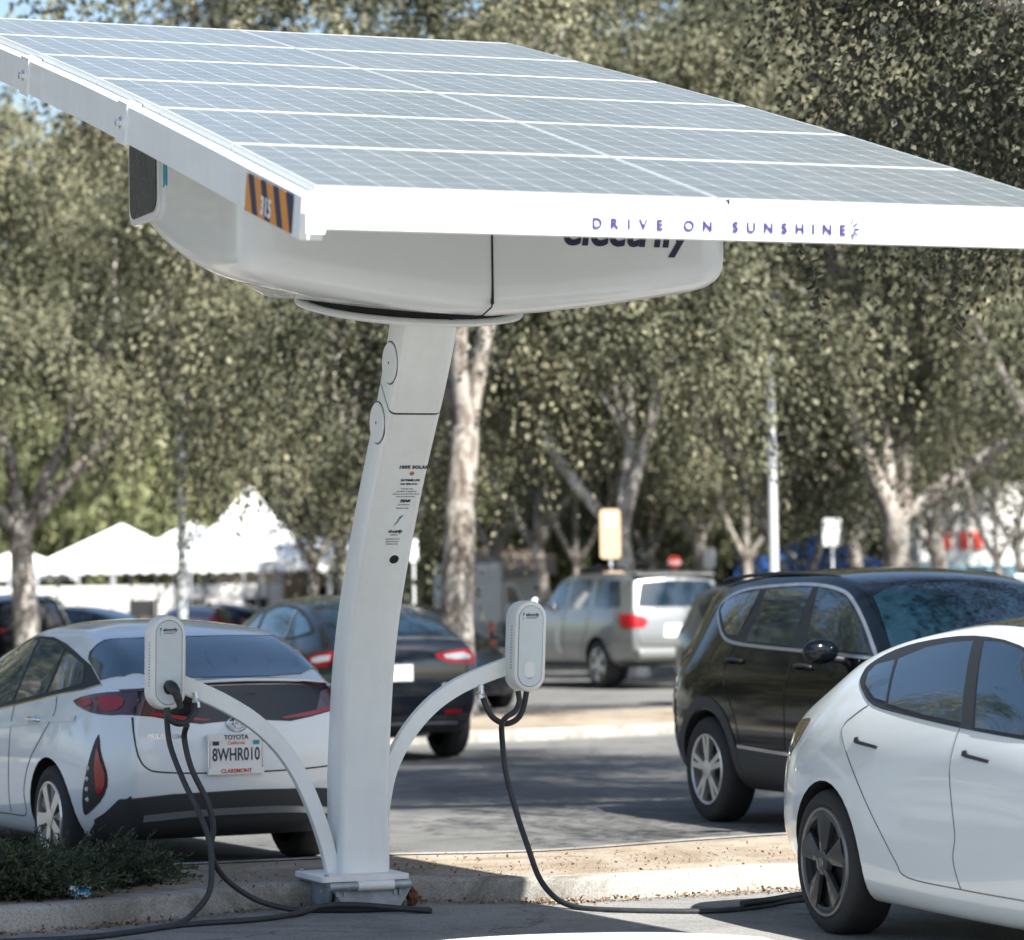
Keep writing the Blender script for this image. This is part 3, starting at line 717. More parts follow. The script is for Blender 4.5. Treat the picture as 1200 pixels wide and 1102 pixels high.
class Car:
    def __init__(s,name,label,cat,S,paint,loc,rz,scale=1,group=None,sub=2):
        s.S=S; s.root=empty(name,loc,rz); s.root.scale=(scale,)*3; tag(s.root,label,cat,group)
        me=body_mesh(S); o=bpy.data.objects.new('tmp',me); COL.objects.link(o)
        m=o.modifiers.new('s','SUBSURF'); m.levels=sub; m.render_levels=sub
        me.materials.append(paint); me.materials.append(WELL)
        me2=evalmesh(o); bpy.data.objects.remove(o)
        o=bpy.data.objects.new('body',me2); COL.objects.link(o)
        # wheel wells
        b=MB(); r=S['wr']; ro=S.get('arch',r+.05)
        for x in (0,S['wb']):
            for sd in (1,-1):
                pts=[(x+ro*math.cos(a),r+ro*math.sin(a)) for a in np.linspace(-.9,math.pi+.9,28)]
                pts=[(px,max(pz,-.05)) for px,pz in pts]
                y0=S['yw']-.33
                b.prism(pts,y0*sd,1.3*sd,'y')
        c=b.build('cut',WELL); c.data.materials.clear(); c.data.materials.append(paint); c.data.materials.append(WELL)
        for p in c.data.polygons: p.material_index=1
        bo=o.modifiers.new('b','BOOLEAN'); bo.operation='DIFFERENCE'; bo.object=c; bo.solver='EXACT'
        me3=evalmesh(o); bpy.data.objects.remove(c); bpy.data.objects.remove(o)
        me3.polygons.foreach_set('use_smooth',[True]*len(me3.polygons)); me3.set_sharp_from_angle(angle=R(38))
        s.body=bpy.data.objects.new('body',me3); link(s.body,s.root)
        bm=bmesh.new(); bm.from_mesh(me3); s.bvh=BVHTree.FromBMesh(bm); bm.free()
        # shaded-normal access
    def hit(s,p,axis,side=1):
        if axis=='side': o,d=Vector((p[0],3*side,p[1])),Vector((0,-side,0))
        elif axis=='rear': o,d=Vector((-5,p[0],p[1])),Vector((1,0,0))
        elif axis=='front': o,d=Vector((9,p[0],p[1])),Vector((-1,0,0))
        elif axis=='top': o,d=Vector((p[0],p[1],4)),Vector((0,0,-1))
        elif axis=='rtop': # oblique from behind and above, p=(y, height in that view)
            o=Vector((-4,p[0],p[1]+4*.35)); d=Vector((1,0,-.35)).normalized()
        h,n,i,dd=s.bvh.ray_cast(o,d,9)
        if h is None: return None,None
        if n.dot(d)>0: n=-n
        return h,n
    def patch(s,name,poly,mat_,axis='side',side=1,off=.004,step=.045,parent=None,smooth=0,label=None):
        if smooth: poly=[(p.x,p.y) for p in catmull([(a,b,0) for a,b in poly],smooth,True)]
        # densify boundary
        B=[];n=len(poly)
        for i in range(n):
            p,q=poly[i],poly[(i+1)%n]; d=math.hypot(p[0]-q[0],p[1]-q[1]); m=max(1,int(math.ceil(d/step)))
            B+=[(p[0]+(q[0]-p[0])*k/m,p[1]+(q[1]-p[1])*k/m) for k in range(m)]
        n=len(B); pts=[Vector(p) for p in B]; x0=min(p[0] for p in B);x1=max(p[0] for p in B);z0=min(p[1] for p in B);z1=max(p[1] for p in B)
        nx=int((x1-x0)/step)+1; nz=int((z1-z0)/step)+1
        for i in range(1,nx+1):
            for j in range(1,nz+1):
                x,z=x0+(i-.5)*step+(.25*step if j%2 else 0),z0+(j-.5)*step
                if in_poly(x,z,B) and min((x-p[0])**2+(z-p[1])**2 for p in B)>(step*.45)**2: pts.append(Vector((x,z)))
        vs,es,fs,_,_,_=delaunay_2d_cdt(pts,[(i,(i+1)%n) for i in range(n)],[],1,1e-5)
        V3=[];ok=[]
        last=None
        for v in vs:
            h,nn=s.hit(v,axis,side)
            if h is None: ok.append(False); V3.append((0,0,0))
            else: ok.append(True); V3.append(h+nn*off)
        fs=[tuple(f) for f in fs if all(ok[i] for i in f)]
        ec={}
        for f in fs:
            for a,b in zip(f,f[1:]+f[:1]): ec[(min(a,b),max(a,b))]=ec.get((min(a,b),max(a,b)),0)+1
        # skirt so the piece has an edge that meets the body
        nV=len(V3); mp={}
        sk=[]
        for f in list(fs):
            for a,b in zip(f,f[1:]+f[:1]):
                if ec[(min(a,b),max(a,b))]==1:
                    for q in (a,b):
                        if q not in mp:
                            h,nn=s.hit(vs[q],axis,side); mp[q]=len(V3); V3.append(h-nn*.004)
                    sk.append((b,a,mp[a],mp[b]))
        me=bpy.data.meshes.new(name); me.from_pydata(V3,[],fs+sk); me.materials.append(mat_)
        me.polygons.foreach_set('use_smooth',[True]*len(fs)+[False]*len(sk))
        bm=bmesh.new(); bm.from_mesh(me); 
        bmesh.ops.recalc_face_normals(bm,faces=bm.faces); bm.to_mesh(me); bm.free()
        # orient outward
        if len(fs):
            p=me.polygons[0]; h,nn=s.hit(vs[fs[0][0]],axis,side)
            if nn is not None and p.normal.dot(nn)<0: me.flip_normals()
        try: me.set_sharp_from_angle(angle=R(50))
        except Exception: pass
        o=bpy.data.objects.new(name,me); link(o,parent or s.root)
        if label: o['label']=label
        return o
    def strip(s,name,line,mat_,w=.006,axis='side',side=1,off=.0022,parent=None,curve=4):
        P=catmull([(a,b,0) for a,b in line],curve) if curve and len(line)>2 else [Vector((a,b,0)) for a,b in line]
        # resample
        Q=[]
        for p,q in zip(P,P[1:]):
            m=max(1,int((q-p).length/.03)); Q+=[p+(q-p)*k/m for k in range(m)]
        Q.append(P[-1]); A=[];B=[];
        V3=[];fs=[];prev=None
        for i,p in enumerate(Q):
            t=(Q[min(i+1,len(Q)-1)]-Q[max(i-1,0)]).normalized(); nn=Vector((-t.y,t.x,0))*w/2
            ha,na=s.hit((p+nn).xy,axis,side); hb,nb=s.hit((p-nn).xy,axis,side)
            if ha is None or hb is None: prev=None; continue
            k=len(V3); V3+=[ha+na*off,hb+nb*off,ha-na*.003,hb-nb*.003]
            if prev is not None and (V3[k]-V3[prev]).length<.2: fs+=[(prev,prev+1,k+1,k),(prev,k,k+2,prev+2),(prev+1,prev+3,k+3,k+1)]
            prev=k
        me=bpy.data.meshes.new(name); me.from_pydata(V3,[],fs); me.materials.append(mat_)
        o=bpy.data.objects.new(name,me); return link(o,parent or s.root)
    def wheels(s,style,rimmat,rr,only=None):
        S=s.S; r=S['wr']; out=[]
        for x in (0,S['wb']):
            for sd in (1,-1):
                T=Matrix.Translation((x,S['yw']*sd,r))@Matrix.Rotation(R(-90*sd),4,'X')
                b=MB(); w=.115
                prof=[(rr,-.02),(rr+.004,-.004),(rr+.02,.004),(r-.05,.006),(r-.02,-.004),(r-.006,-.022),(r,-.05),(r,-.185),(r-.01,-.205),(r-.04,-.225),(rr,-.225),(rr-.01,-.2)]
                b.lathe(prof,44,T=T)
                b.lathe([(rr+.01,-.10),(.05,-.12),(0,-.12)],30,T=T,m=1)
                t=b.build('wheel',[M['tyre'],M['gap']],s.root,smooth=35)
                b=MB(); rim_shape(b,style,rr,T); rm=b.build('rim',rimmat if isinstance(rimmat,list) else [rimmat,M['rim_dark'],M['chrome']],t,smooth=30); out.append(rm)
        return out
def blade(b,T,a,r0,r1,w0,w1,h0,h1,th=.02,tw=0,m=0):
    # tapered spoke; face slopes from h0 at hub to h1 at rim
    ca,sa=math.cos(a),math.sin(a)
    def P(r,t,h): return T@Vector((r*ca-t*sa,r*sa+t*ca,h))
    vs=[P(r0,-w0,h0-tw),P(r0,w0,h0+tw),P(r1,w1,h1+tw),P(r1,-w1,h1-tw),P(r0,-w0,h0-th),P(r0,w0,h0-th),P(r1,w1,h1-th),P(r1,-w1,h1-th)]
    b.add(vs,[(0,1,2,3),(7,6,5,4),(0,4,5,1),(1,5,6,2),(2,6,7,3),(3,7,4,0)],m)
def rim_shape(b,style,rr,T):
    b.lathe([(rr+.006,-.002),(rr+.002,.008),(rr-.008,.009),(rr-.016,.0),(rr-.02,-.06),(rr-.03,-.09)],44,T=T,m=2 if style=='aero' else 0)
    if style=='aero':
        b.lathe([(rr-.01,.004),(rr-.03,.010),(rr-.04,.004)],44,T=T,m=0)
        for k in range(5):
            a=2*math.pi*k/5+.3
            # broad blade, swept
            n=7; pts=[]
            for j in range(n):
                t=j/(n-1); r=.05+(rr-.07)*t
                a0=a-.40+.05*t; a1=a+.30-.03*t
                pts.append((r,a0,a1,.016-.004*t))
            vs=[];
            for r,a0,a1,h in pts:
                for aa,hh in ((a0,h-.012),((a0*.45+a1*.55),h+.004),(a1,h+.0)): vs.append(T@Vector((r*math.cos(aa),r*math.sin(aa),hh)))
            m_=len(vs)
            vs+=[v-(T.to_3x3()@Vector((0,0,.02))) for v in vs]
            fs=[]
            for j in range(n-1):
                for q in (0,1):
                    i0=j*3+q; fs+=[(i0,i0+1,i0+4,i0+3),(m_+i0,m_+i0+3,m_+i0+4,m_+i0+1)]
                fs+=[(j*3,(j+1)*3,m_+(j+1)*3,m_+j*3),(j*3+2,m_+j*3+2,m_+(j+1)*3+2,(j+1)*3+2)]
            b.add(vs,fs,0)
        b.lathe([(.062,-.01),(.058,.016),(.035,.020),(.03,.020),(.0,.020)],24,T=T,m=0)
        b.lathe([(.024,.020),(.022,.023),(0,.023)],20,T=T,m=2)
        b.lathe([(rr-.03,-.03),(.05,-.035)],30,T=T,m=1)
    elif style=='five_double':
        for k in range(5):
            for dz in (-.15,.15):
                blade(b,T,2*math.pi*k/5+dz+.35,.045,rr-.008,.018,.020,.0,.004,.035)
        b.lathe([(.07,-.03),(.065,.004),(.03,.008),(0,.008)],24,T=T)
    elif style=='five':
        for k in range(5): blade(b,T,2*math.pi*k/5+.2,.04,rr-.008,.034,.046,-.004,.004,.035)
        b.lathe([(.075,-.03),(.07,.0),(.03,.006),(0,.006)],24,T=T)
    elif style=='turbine':
        for k in range(5):
            blade(b,T,2*math.pi*k/5+.1,.04,rr-.006,.028,.040,.002,.006,.03)
            blade(b,T,2*math.pi*k/5+.1+.62,.05,rr-.006,.010,.035,-.008,-.004,.02,m=1)
        b.lathe([(.06,-.03),(.055,.006),(.0,.008)],24,T=T)
SP={}
SP['tesla']=dict(wb=2.875,wr=.335,yw=.905,arch=.375,bulge=(.06,.16),levels=[
[(-.72,.58,.24),(-.4,.72,.20),(0,.82,.175),(1.4,.83,.165),(2.9,.80,.17),(3.4,.70,.2),(3.6,.5,.22)],
[(-.90,.62,.36),(-.7,.80,.34),(-.3,.885,.31),(.4,.90,.29),(1.4,.90,.28),(2.5,.90,.29),(3.1,.88,.30),(3.5,.74,.32),(3.68,.5,.34)],
[(-.94,.63,.58),(-.78,.765,.58),(-.35,.905,.57),(.4,.92,.55),(1.4,.905,.53),(2.5,.92,.54),(3.1,.90,.54),(3.55,.72,.52),(3.72,.48,.52)],
[(-.95,.62,.82),(-.78,.74,.82),(-.3,.89,.82),(.3,.915,.78),(1.4,.905,.75),(2.4,.91,.72),(3.0,.88,.68),(3.5,.70,.62),(3.68,.46,.60)],
[(-.91,.58,.955),(-.74,.69,.97),(-.46,.765,1.0),(-.2,.80,1.03),(.1,.82,1.04),(.5,.835,1.015),(1.2,.85,.98),(1.8,.855,.95),(2.3,.85,.905),(2.9,.80,.82),(3.4,.64,.71),(3.6,.44,.65)],
[(-.90,.54,1.0),(-.7,.60,1.055),(-.41,.63,1.155),(-.2,.635,1.245),(.15,.625,1.325),(.58,.615,1.375),(.95,.61,1.40),(1.35,.61,1.39),(1.8,.64,1.30),(2.2,.69,1.14),(2.55,.74,.965),(2.75,.73,.90),(3.2,.62,.80),(3.45,.5,.73),(3.58,.40,.68)]],
top=[(-.95,1.05),(-.65,1.12),(-.35,1.225),(0,1.35),(.5,1.44),(1.0,1.475),(1.4,1.47),(1.95,1.35),(2.4,1.13),(2.75,.95),(3.0,.90),(3.4,.80),(3.68,.69)])
SP['prius']=dict(wb=2.70,wr=.31,yw=.86,arch=.355,bulge=(.07,.2),crease={4:(.6,0,.3)},levels=[
[(-.80,.62,.26),(-.4,.72,.2),(0,.78,.17),(2.7,.76,.17),(3.2,.7,.2),(3.5,.45,.22)],
[(-.90,.66,.42),(-.6,.81,.36),(0,.86,.30),(1.3,.865,.28),(2.6,.86,.28),(3.3,.74,.3),(3.58,.45,.32)],
[(-.93,.70,.62),(-.6,.84,.62),(0,.88,.60),(1.3,.875,.55),(2.6,.88,.55),(3.3,.74,.54),(3.6,.45,.52)],
[(-.90,.68,.86),(-.55,.81,.87),(0,.87,.84),(1.3,.87,.80),(2.4,.87,.74),(3.2,.76,.66),(3.56,.44,.62)],
[(-.86,.62,1.02),(-.5,.75,1.02),(0,.81,1.0),(1.3,.83,.95),(2.2,.83,.89),(3.0,.74,.78),(3.5,.42,.68)],
[(-.86,.56,1.075),(-.70,.575,1.14),(-.46,.585,1.245),(-.14,.585,1.345),(.2,.585,1.40),(.85,.59,1.40),(1.35,.60,1.31),(1.8,.65,1.17),(2.25,.70,1.02),(2.6,.72,.93),(3.1,.62,.82),(3.45,.40,.72)]],
top=[(-.93,1.10),(-.70,1.18),(-.42,1.29),(-.15,1.38),(.2,1.445),(.6,1.47),(1.0,1.465),(1.4,1.40),(1.8,1.27),(2.3,1.07),(2.65,.98),(3.0,.90),(3.5,.74)])
SP['suv']=dict(wb=2.765,wr=.365,yw=.93,arch=.415,bulge=(.06,.16),levels=[
[(-.80,.70,.30),(0,.80,.24),(2.8,.80,.24),(3.5,.6,.28)],
[(-.90,.74,.46),(-.5,.90,.40),(0,.93,.36),(2.7,.93,.36),(3.3,.85,.38),(3.68,.55,.42)],
[(-.96,.76,.72),(-.5,.92,.70),(0,.945,.68),(2.7,.94,.66),(3.3,.86,.66),(3.74,.55,.66)],
[(-.93,.74,1.0),(-.5,.90,1.0),(0,.93,.99),(2.4,.92,.96),(3.2,.82,.90),(3.72,.52,.84)],
[(-.86,.68,1.13),(-.4,.84,1.13),(.5,.87,1.11),(2.0,.87,1.08),(2.8,.80,1.01),(3.66,.48,.93)],
[(-.60,.58,1.58),(-.2,.64,1.645),(.5,.66,1.69),(1.2,.66,1.69),(1.7,.68,1.62),(2.1,.73,1.42),(2.45,.77,1.16),(2.65,.77,1.07),(3.2,.66,1.0),(3.6,.46,.95)]],
top=[(-.66,1.65),(-.1,1.725),(.6,1.75),(1.3,1.735),(1.75,1.66),(2.2,1.42),(2.6,1.16),(2.8,1.09),(3.3,1.04),(3.7,.96)])
SP['big']=dict(wb=3.1,wr=.40,yw=.98,arch=.46,bulge=(.06,.12),levels=[
[(-.95,.78,.45),(0,.86,.34),(3.1,.86,.34),(3.7,.7,.38)],
[(-1.08,.86,.58),(-.6,.97,.50),(0,.99,.46),(3.1,.99,.46),(3.6,.93,.48),(3.92,.68,.5)],
[(-1.10,.88,.82),(-.6,.99,.80),(0,1.01,.80),(3.1,1.0,.80),(3.6,.94,.80),(3.97,.70,.8)],
[(-1.06,.87,1.12),(-.6,.98,1.14),(0,1.0,1.14),(2.8,.99,1.12),(3.6,.90,1.08),(3.94,.68,1.0)],
[(-1.03,.84,1.24),(-.6,.94,1.26),(0,.96,1.26),(2.0,.96,1.24),(2.9,.90,1.22),(3.9,.64,1.1)],
[(-.84,.74,1.80),(-.5,.78,1.85),(0,.80,1.87),(1.3,.79,1.86),(1.8,.80,1.78),(2.15,.84,1.48),(2.45,.88,1.30),(3.0,.82,1.24),(3.85,.6,1.14)]],
top=[(-.90,1.87),(-.3,1.93),(.5,1.94),(1.3,1.93),(1.85,1.80),(2.2,1.52),(2.5,1.34),(2.8,1.29),(3.9,1.16)])
SP['cross']=dict(wb=2.89,wr=.36,yw=.92,arch=.40,bulge=(.08,.16),levels=[
[(-.74,.62,.28),(0,.80,.2),(2.9,.80,.2),(3.5,.5,.25)],
[(-.88,.70,.42),(-.5,.88,.38),(0,.92,.33),(2.9,.91,.33),(3.4,.80,.35),(3.7,.5,.38)],
[(-.93,.74,.68),(-.5,.90,.68),(0,.94,.65),(2.9,.93,.62),(3.4,.78,.6),(3.74,.5,.58)],
[(-.93,.74,.95),(-.5,.89,.95),(0,.93,.92),(2.4,.92,.84),(3.1,.84,.76),(3.7,.48,.68)],
[(-.90,.68,1.10),(-.5,.80,1.10),(0,.85,1.08),(1.6,.86,1.03),(2.4,.85,.97),(3.0,.78,.87),(3.62,.44,.75)],
[(-.86,.60,1.16),(-.6,.62,1.26),(-.2,.64,1.39),(.3,.63,1.49),(1.0,.62,1.54),(1.5,.64,1.47),(1.9,.68,1.32),(2.4,.75,1.07),(2.7,.73,.96),(3.2,.6,.86),(3.6,.4,.76)]],
top=[(-.93,1.16),(-.6,1.32),(-.25,1.46),(.2,1.57),(.9,1.625),(1.3,1.61),(1.8,1.48),(2.3,1.23),(2.7,1.02),(3.1,.94),(3.7,.77)])
def rotz_from(hx,hy): return math.atan2(hy,hx)
tesla=Car('parked_car','white four-door saloon at the right edge with dark-framed windows and grey aero wheels','car',SP['tesla'],M['paint_white'],(2.36,16.50,0),rotz_from(.334,-.943),1.04)
prius=Car('parked_car','white hatchback seen from behind at the left with number plate 8WHR010','car',SP['prius'],M['paint_white'],(-2.07,21.1,0),rotz_from(-.454,.891),1.04)
santa=Car('parked_suv','black SUV with chrome window surround, parked beyond the white saloon','suv',SP['suv'],M['paint_black'],(2.25,24.45,0),rotz_from(.375,-.927),1.03)
yy=Car('parked_car','midnight black crossover seen from behind, half hidden by the white column','car',SP['cross'],M['paint_blueblack'],(-1.45,33.9,0),rotz_from(-.415,.91),1.02)
seq=Car('parked_suv','large silver SUV seen from behind, parked beyond the right charger','suv',SP['big'],M['paint_silver'],(2.31,56.9,0),rotz_from(-.415,.91),1.03)
# ------------------------------------------------------------------ car fittings
M['pole_grey']=mat('satin grey rim edge',(.22,.22,.22),.35,metal=.6)
M['seam']=mat('panel gap grey',(.09,.095,.10),.8)  # even grey for panel gaps and kerb joints
def inset(poly,d):
    n=len(poly); ar=sum(poly[i][0]*poly[(i+1)%n][1]-poly[(i+1)%n][0]*poly[i][1] for i in range(n)); sg=1 if ar>0 else -1
    out=[]
    for i in range(n):
        p0,p,p1=Vector(poly[i-1]),Vector(poly[i]),Vector(poly[(i+1)%n])
        a=(p-p0).normalized();b=(p1-p).normalized(); na=Vector((-a.y,a.x))*sg; nb=Vector((-b.y,b.x))*sg
        m=(na+nb); m=m/max(.35,m.length_squared)*2*d; out.append((p.x+m.x,p.y+m.y))
    return out
def mir(poly): return [(-a,b) for a,b in poly]
def sym(half):  # half outline in (x,y) with y>=0, returns closed outline both sides
    return half+[(x,-y) for x,y in half[::-1] if y>1e-6]
def symr(half): # (y,z) halves
    return half+[(-y,z) for y,z in half[::-1] if y>1e-6]
def mirror(car,x,y,z,m,s=1,big=1):
    me=bpy.data.meshes.new('mirror'); bm=bmesh.new(); bmesh.ops.create_cube(bm,size=1)
    for v in bm.verts:
        v.co.x*=.16*big*(1 if v.co.y*s<0 else .75); v.co.y*=.24*big; v.co.z*=.155*big*(1 if v.co.x>0 else 1.05)
    bmesh.ops.translate(bm,verts=bm.verts,vec=(x,(y+.14)*s,z))
    bm.to_mesh(me); bm.free(); me.materials.append(m)
    o=bpy.data.objects.new('mirror',me); link(o,car.root); md=o.modifiers.new('s','SUBSURF'); md.levels=md.render_levels=2
    cb=MB(); cb.tube([(x+.02,(y-.06)*s,z-.06),(x+.01,(y+.08)*s,z-.04)],.025,8); cb.build('mirror_stalk',M['black'],o,smooth=50)
    me.polygons.foreach_set('use_smooth',[True]*len(me.polygons)); return o
def handle(car,x,z,s,m,l=.2):
    h,n=car.hit((x,z),'side',s)
    if h is None: return
    b=MB(); P=[h+n*.004+Vector((-l/2,0,0)),h+n*.026+Vector((-l/2+.03,0,0)),h+n*.030+Vector((0,0,.004)),h+n*.026+Vector((l/2-.03,0,0)),h+n*.004+Vector((l/2,0,0))]
    b.tube(catmull(P,4),[.008]+[.013]*15+[.008],10); return b.build('door_handle',m,car.root,smooth=60)
def arch(r0,r1,wr,a0,a1,x=0,n=20): return [(x+r1*math.cos(R(a0+(a1-a0)*i/n)),wr+r1*math.sin(R(a0+(a1-a0)*i/n))) for i in range(n+1)]+[(x+r0*math.cos(R(a1+(a0-a1)*i/n)),wr+r0*math.sin(R(a1+(a0-a1)*i/n))) for i in range(n+1)]
def plate_box(car,y,z,w=.31,h=.155,s='',frame_mat=None,tilt=0):
    hit,n=car.hit((y,z),'rear')
    if hit is None: return None
    b=MB(); b.box(hit.x-.022,hit.x+.01,y-w/2-.012,y+w/2+.012,z-h/2-.012,z+h/2+.012); fr=b.build('plate_frame',frame_mat or M['chrome'],car.root,bevel=.004)
    b=MB(); b.box(hit.x-.025,hit.x-.0225,y-w/2,y+w/2,z-h/2,z+h/2); pl=b.build('licence_plate',M['plate'],fr)
    if s: text('plate_number',s,h*.62,M['navy'],pl,frame((hit.x-.0262,y,z-h*.20),(0,-1,0),(0,0,1)),bold=.0016,align='CENTER',sx=.66)
    return pl,hit.x-.0262
def decor_tesla(c,near=False):
    for s in (-1,1):
        F=[(.15,1.114),(.04,1.16),(.005,1.20),(.02,1.243),(.213,1.31),(.527,1.355),(.957,1.378),(1.406,1.342),(1.9,1.215),(2.36,1.01),(2.3,.95),(1.8,.962),(1.24,.99),(.673,1.029),(.326,1.06)]
        fr=c.patch('window_frame',F,M['black'],'side',s,.003,smooth=3)
        for nm,P in (('rear_quarter_window',[(.13,1.15),(.085,1.20),(.12,1.238),(.30,1.263),(.44,1.080),(.31,1.092)]),
                  ('rear_door_window',[(.335,1.267),(.55,1.320),(.78,1.345),(.985,1.354),(1.235,1.012),(.85,1.035),(.475,1.070)]),
                  ('front_door_window',[(1.09,1.353),(1.25,1.350),(1.447,1.322),(1.86,1.195),(2.22,1.03),(2.18,.97),(1.8,.977),(1.38,.995)])):
            c.patch(nm,P,M['glass'],'side',s,.0065,parent=fr)
        c.strip('door_seam',[(.27,1.06),(.18,1.02),(.096,.954),(.205,.854),(.37,.727),(.621,.501),(.741,.388),(.84,.325),(1.338,.312),(1.9,.31),(2.35,.31)],M['seam'],.0045,'side',s)
        c.strip('door_seam',[(1.236,.988),(1.238,.894),(1.25,.805),(1.29,.68),(1.32,.538),(1.294,.435),(1.338,.315)],M['seam'],.0045,'side',s)
        c.strip('door_seam',[(2.36,.93),(2.42,.75),(2.36,.5),(2.34,.32)],M['seam'],.0045,'side',s)
        for dx,dz in ((0,0),(1.065,-.018)):
            c.patch('door_handle',[(.265+dx,.914+dz),(.295+dx,.918+dz),(.315+dx,.903+dz),(.515+dx,.887+dz),(.513+dx,.873+dz),(.30+dx,.888+dz),(.268+dx,.895+dz)],M['black'],'side',s,.006,step=.02)
        c.patch('taillight',[(-.62,.955),(-.42,.968),(-.40,.955),(-.46,.875),(-.56,.815),(-.70,.805)],M['lens_dark'],'side',s,.004,step=.03,smooth=2)
        c.strip('taillight_rim',[(-.66,.955),(-.42,.972),(-.395,.955),(-.455,.872),(-.56,.808)],M['lens_dark'],.014,'side',s,.005)
        P=[(.42,.88),(.60,.935),(.74,.945),(.77,.86),(.72,.80),(.55,.82)]
        c.patch('taillight',[(y*s,z) for y,z in P],M['lens_red'],'rear',s,.004,smooth=2)
        mirror(c,2.36,.84,1.0,c.body.data.materials[0],s)
    c.patch('roof_glass',sym([(.55,0),(.52,.47),(1.0,.51),(1.75,.55),(1.83,0)]),M['glass'],'top',1,.003,step=.07)
    c.patch('rear_window',sym([(-.55,0),(-.50,.50),(-.1,.56),(.48,.48),(.50,0)]),M['glass'],'top',1,.003,step=.07)
    c.patch('windshield',sym([(1.90,0),(1.84,.56),(2.2,.63),(2.55,.68),(2.72,.4),(2.80,0)]),M['glass'],'top',1,.004,step=.07)
    c.patch('bumper_trim',symr([(0,.36),(.55,.36),(.68,.30),(.62,.25),(0,.25)]),M['black'],'rear',1,.004)
    plate_box(c,0,.72)
    c.wheels('aero',[M['rim_dark'],M['black'],M['pole_grey']],.248)
def decor_prius(c):
    for s in (1,-1):
        F=[(-.45,1.10),(-.19,1.205),(.1,1.275),(.35,1.325),(.65,1.362),(.95,1.368),(1.2,1.33),(1.45,1.235),(1.8,1.07),(2.2,.89),(1.6,.895),(1.0,.93),(.77,.957),(.125,1.025),(-.28,1.07)]
        fr=c.patch('window_frame',F,M['black'],'side',s,.003)
        for nm,P in (('front_door_window',[(1.0,.947),(1.6,.912),(2.05,.905),(1.75,1.065),(1.42,1.22),(1.2,1.305),(1.0,1.345),(.90,1.34),(.80,1.10),(.79,.975)]),
            ('rear_door_window',[(.85,1.348),(.60,1.342),(.33,1.298),(.27,1.16),(.24,1.037),(.74,.978)]),
            ('rear_quarter_window',[(.29,1.285),(.1,1.250),(-.12,1.205),(-.24,1.10),(.0,1.062),(.20,1.042),(.23,1.16)])):
            c.patch(nm,P,M['glass2'],'side',s,.0065,parent=fr)
        c.strip('window_trim',[(-.47,1.092),(-.28,1.062),(.125,1.017),(.77,.949),(1.0,.922),(1.6,.887),(2.2,.88)],M['chrome'],.010,'side',s,.004)
        c.strip('door_seam',[(.74,.965),(.70,.80),(.72,.5),(.74,.30)],M['gap'],.006,'side',s)
        c.strip('door_seam',[(.03,1.02),(-.03,.92),(.12,.78),(.33,.62),(.44,.45),(.46,.31),(.74,.29),(1.9,.29)],M['gap'],.006,'side',s)
        c.strip('door_seam',[(1.95,.88),(1.98,.7),(1.92,.5),(1.95,.30)],M['gap'],.006,'side',s)
        handle(c,.27,.875,s,M['chrome'],.2); handle(c,1.25,.845,s,M['chrome'],.2)
        c.strip('body_crease',[(-.35,.90),(.0,.885),(.6,.845),(1.3,.80),(1.9,.77)],M['paint_white'],.03,'side',s,.006)
        # tail lamp wrapping the corner
        tl=c.patch('taillight',[(-.245,1.0),(-.456,1.042),(-.672,1.057),(-.80,1.06),(-.86,.99),(-.80,.93),(-.60,.928),(-.435,.95)],M['lens_dark'],'side',s,.005,step=.03,smooth=2)
        c.patch('taillight_lens',[(-.52,1.02),(-.66,1.035),(-.76,1.01),(-.74,.955),(-.60,.95),(-.57,.98)],M['lens_red'],'side',s,.009,step=.03,parent=tl,smooth=2)
        c.patch('taillight_lens',[(-.30,.998),(-.45,1.020),(-.50,.99),(-.42,.962)],M['lens_red'],'side',s,.009,step=.03,parent=tl)
        c.patch('taillight',[(y*s,z) for y,z in [(.66,1.06),(.585,1.062),(.50,1.03),(.46,.93),(.56,.925),(.70,.928)]],M['lens_dark'],'rear',s,.0045,step=.03)
        c.patch('taillight',[(y*s,z) for y,z in [(.575,.925),(.40,.895),(.24,.884),(.22,.892),(.36,.912),(.54,.94)]],M['lens_red'],'rear',s,.0085,step=.03)
        # vertical lamp in the bumper corner
        lw=c.patch('bumper_lamp',[(-.650,.815),(-.69,.72),(-.745,.61),(-.74,.52),(-.66,.43),(-.50,.355),(-.46,.36),(-.50,.47),(-.565,.60),(-.61,.72)],M['black'],'side',s,.005,step=.03,smooth=2)
        c.patch('bumper_lamp_lens',[(-.662,.745),(-.70,.665),(-.735,.60),(-.728,.53),(-.675,.470),(-.655,.50),(-.652,.58),(-.652,.67)],M['lens_red'],'side',s,.009,step=.025,parent=lw,smooth=2)
        for k in range(4):
            x,z=-.585+.012*k,.62-.06*k; h,n=c.hit((x,z),'side',s)
            b=MB(); b.lathe([(.016,0),(.012,.008),(0,.010)],10,T=Matrix.Translation(h+n*.006)@n.to_track_quat('Z','Y').to_matrix().to_4x4()); b.build('reflector_bead',M['lens_clear'],lw,smooth=60)
        mirror(c,1.93,.80,1.0,c.body.data.materials[0],s)
        c.patch('bumper_side_trim',[(-.88,.47),(-.80,.43),(-.40,.245),(-.42,.19),(-.82,.19)],M['cladding'],'side',s,.012,step=.03)
    c.patch('rear_window',sym([(-.235,0),(-.205,.35),(-.16,.53),(-.11,.615),(-.13,.652),(-.42,.688),(-.60,.61),(-.765,.43),(-.835,.2),(-.85,.0)]),M['glass2'],'top',1,.008)
    c.patch('windshield',sym([(1.30,0),(1.22,.50),(1.7,.60),(2.15,.66),(2.42,.35),(2.50,0)]),M['glass2'],'top',1,.004,step=.07)
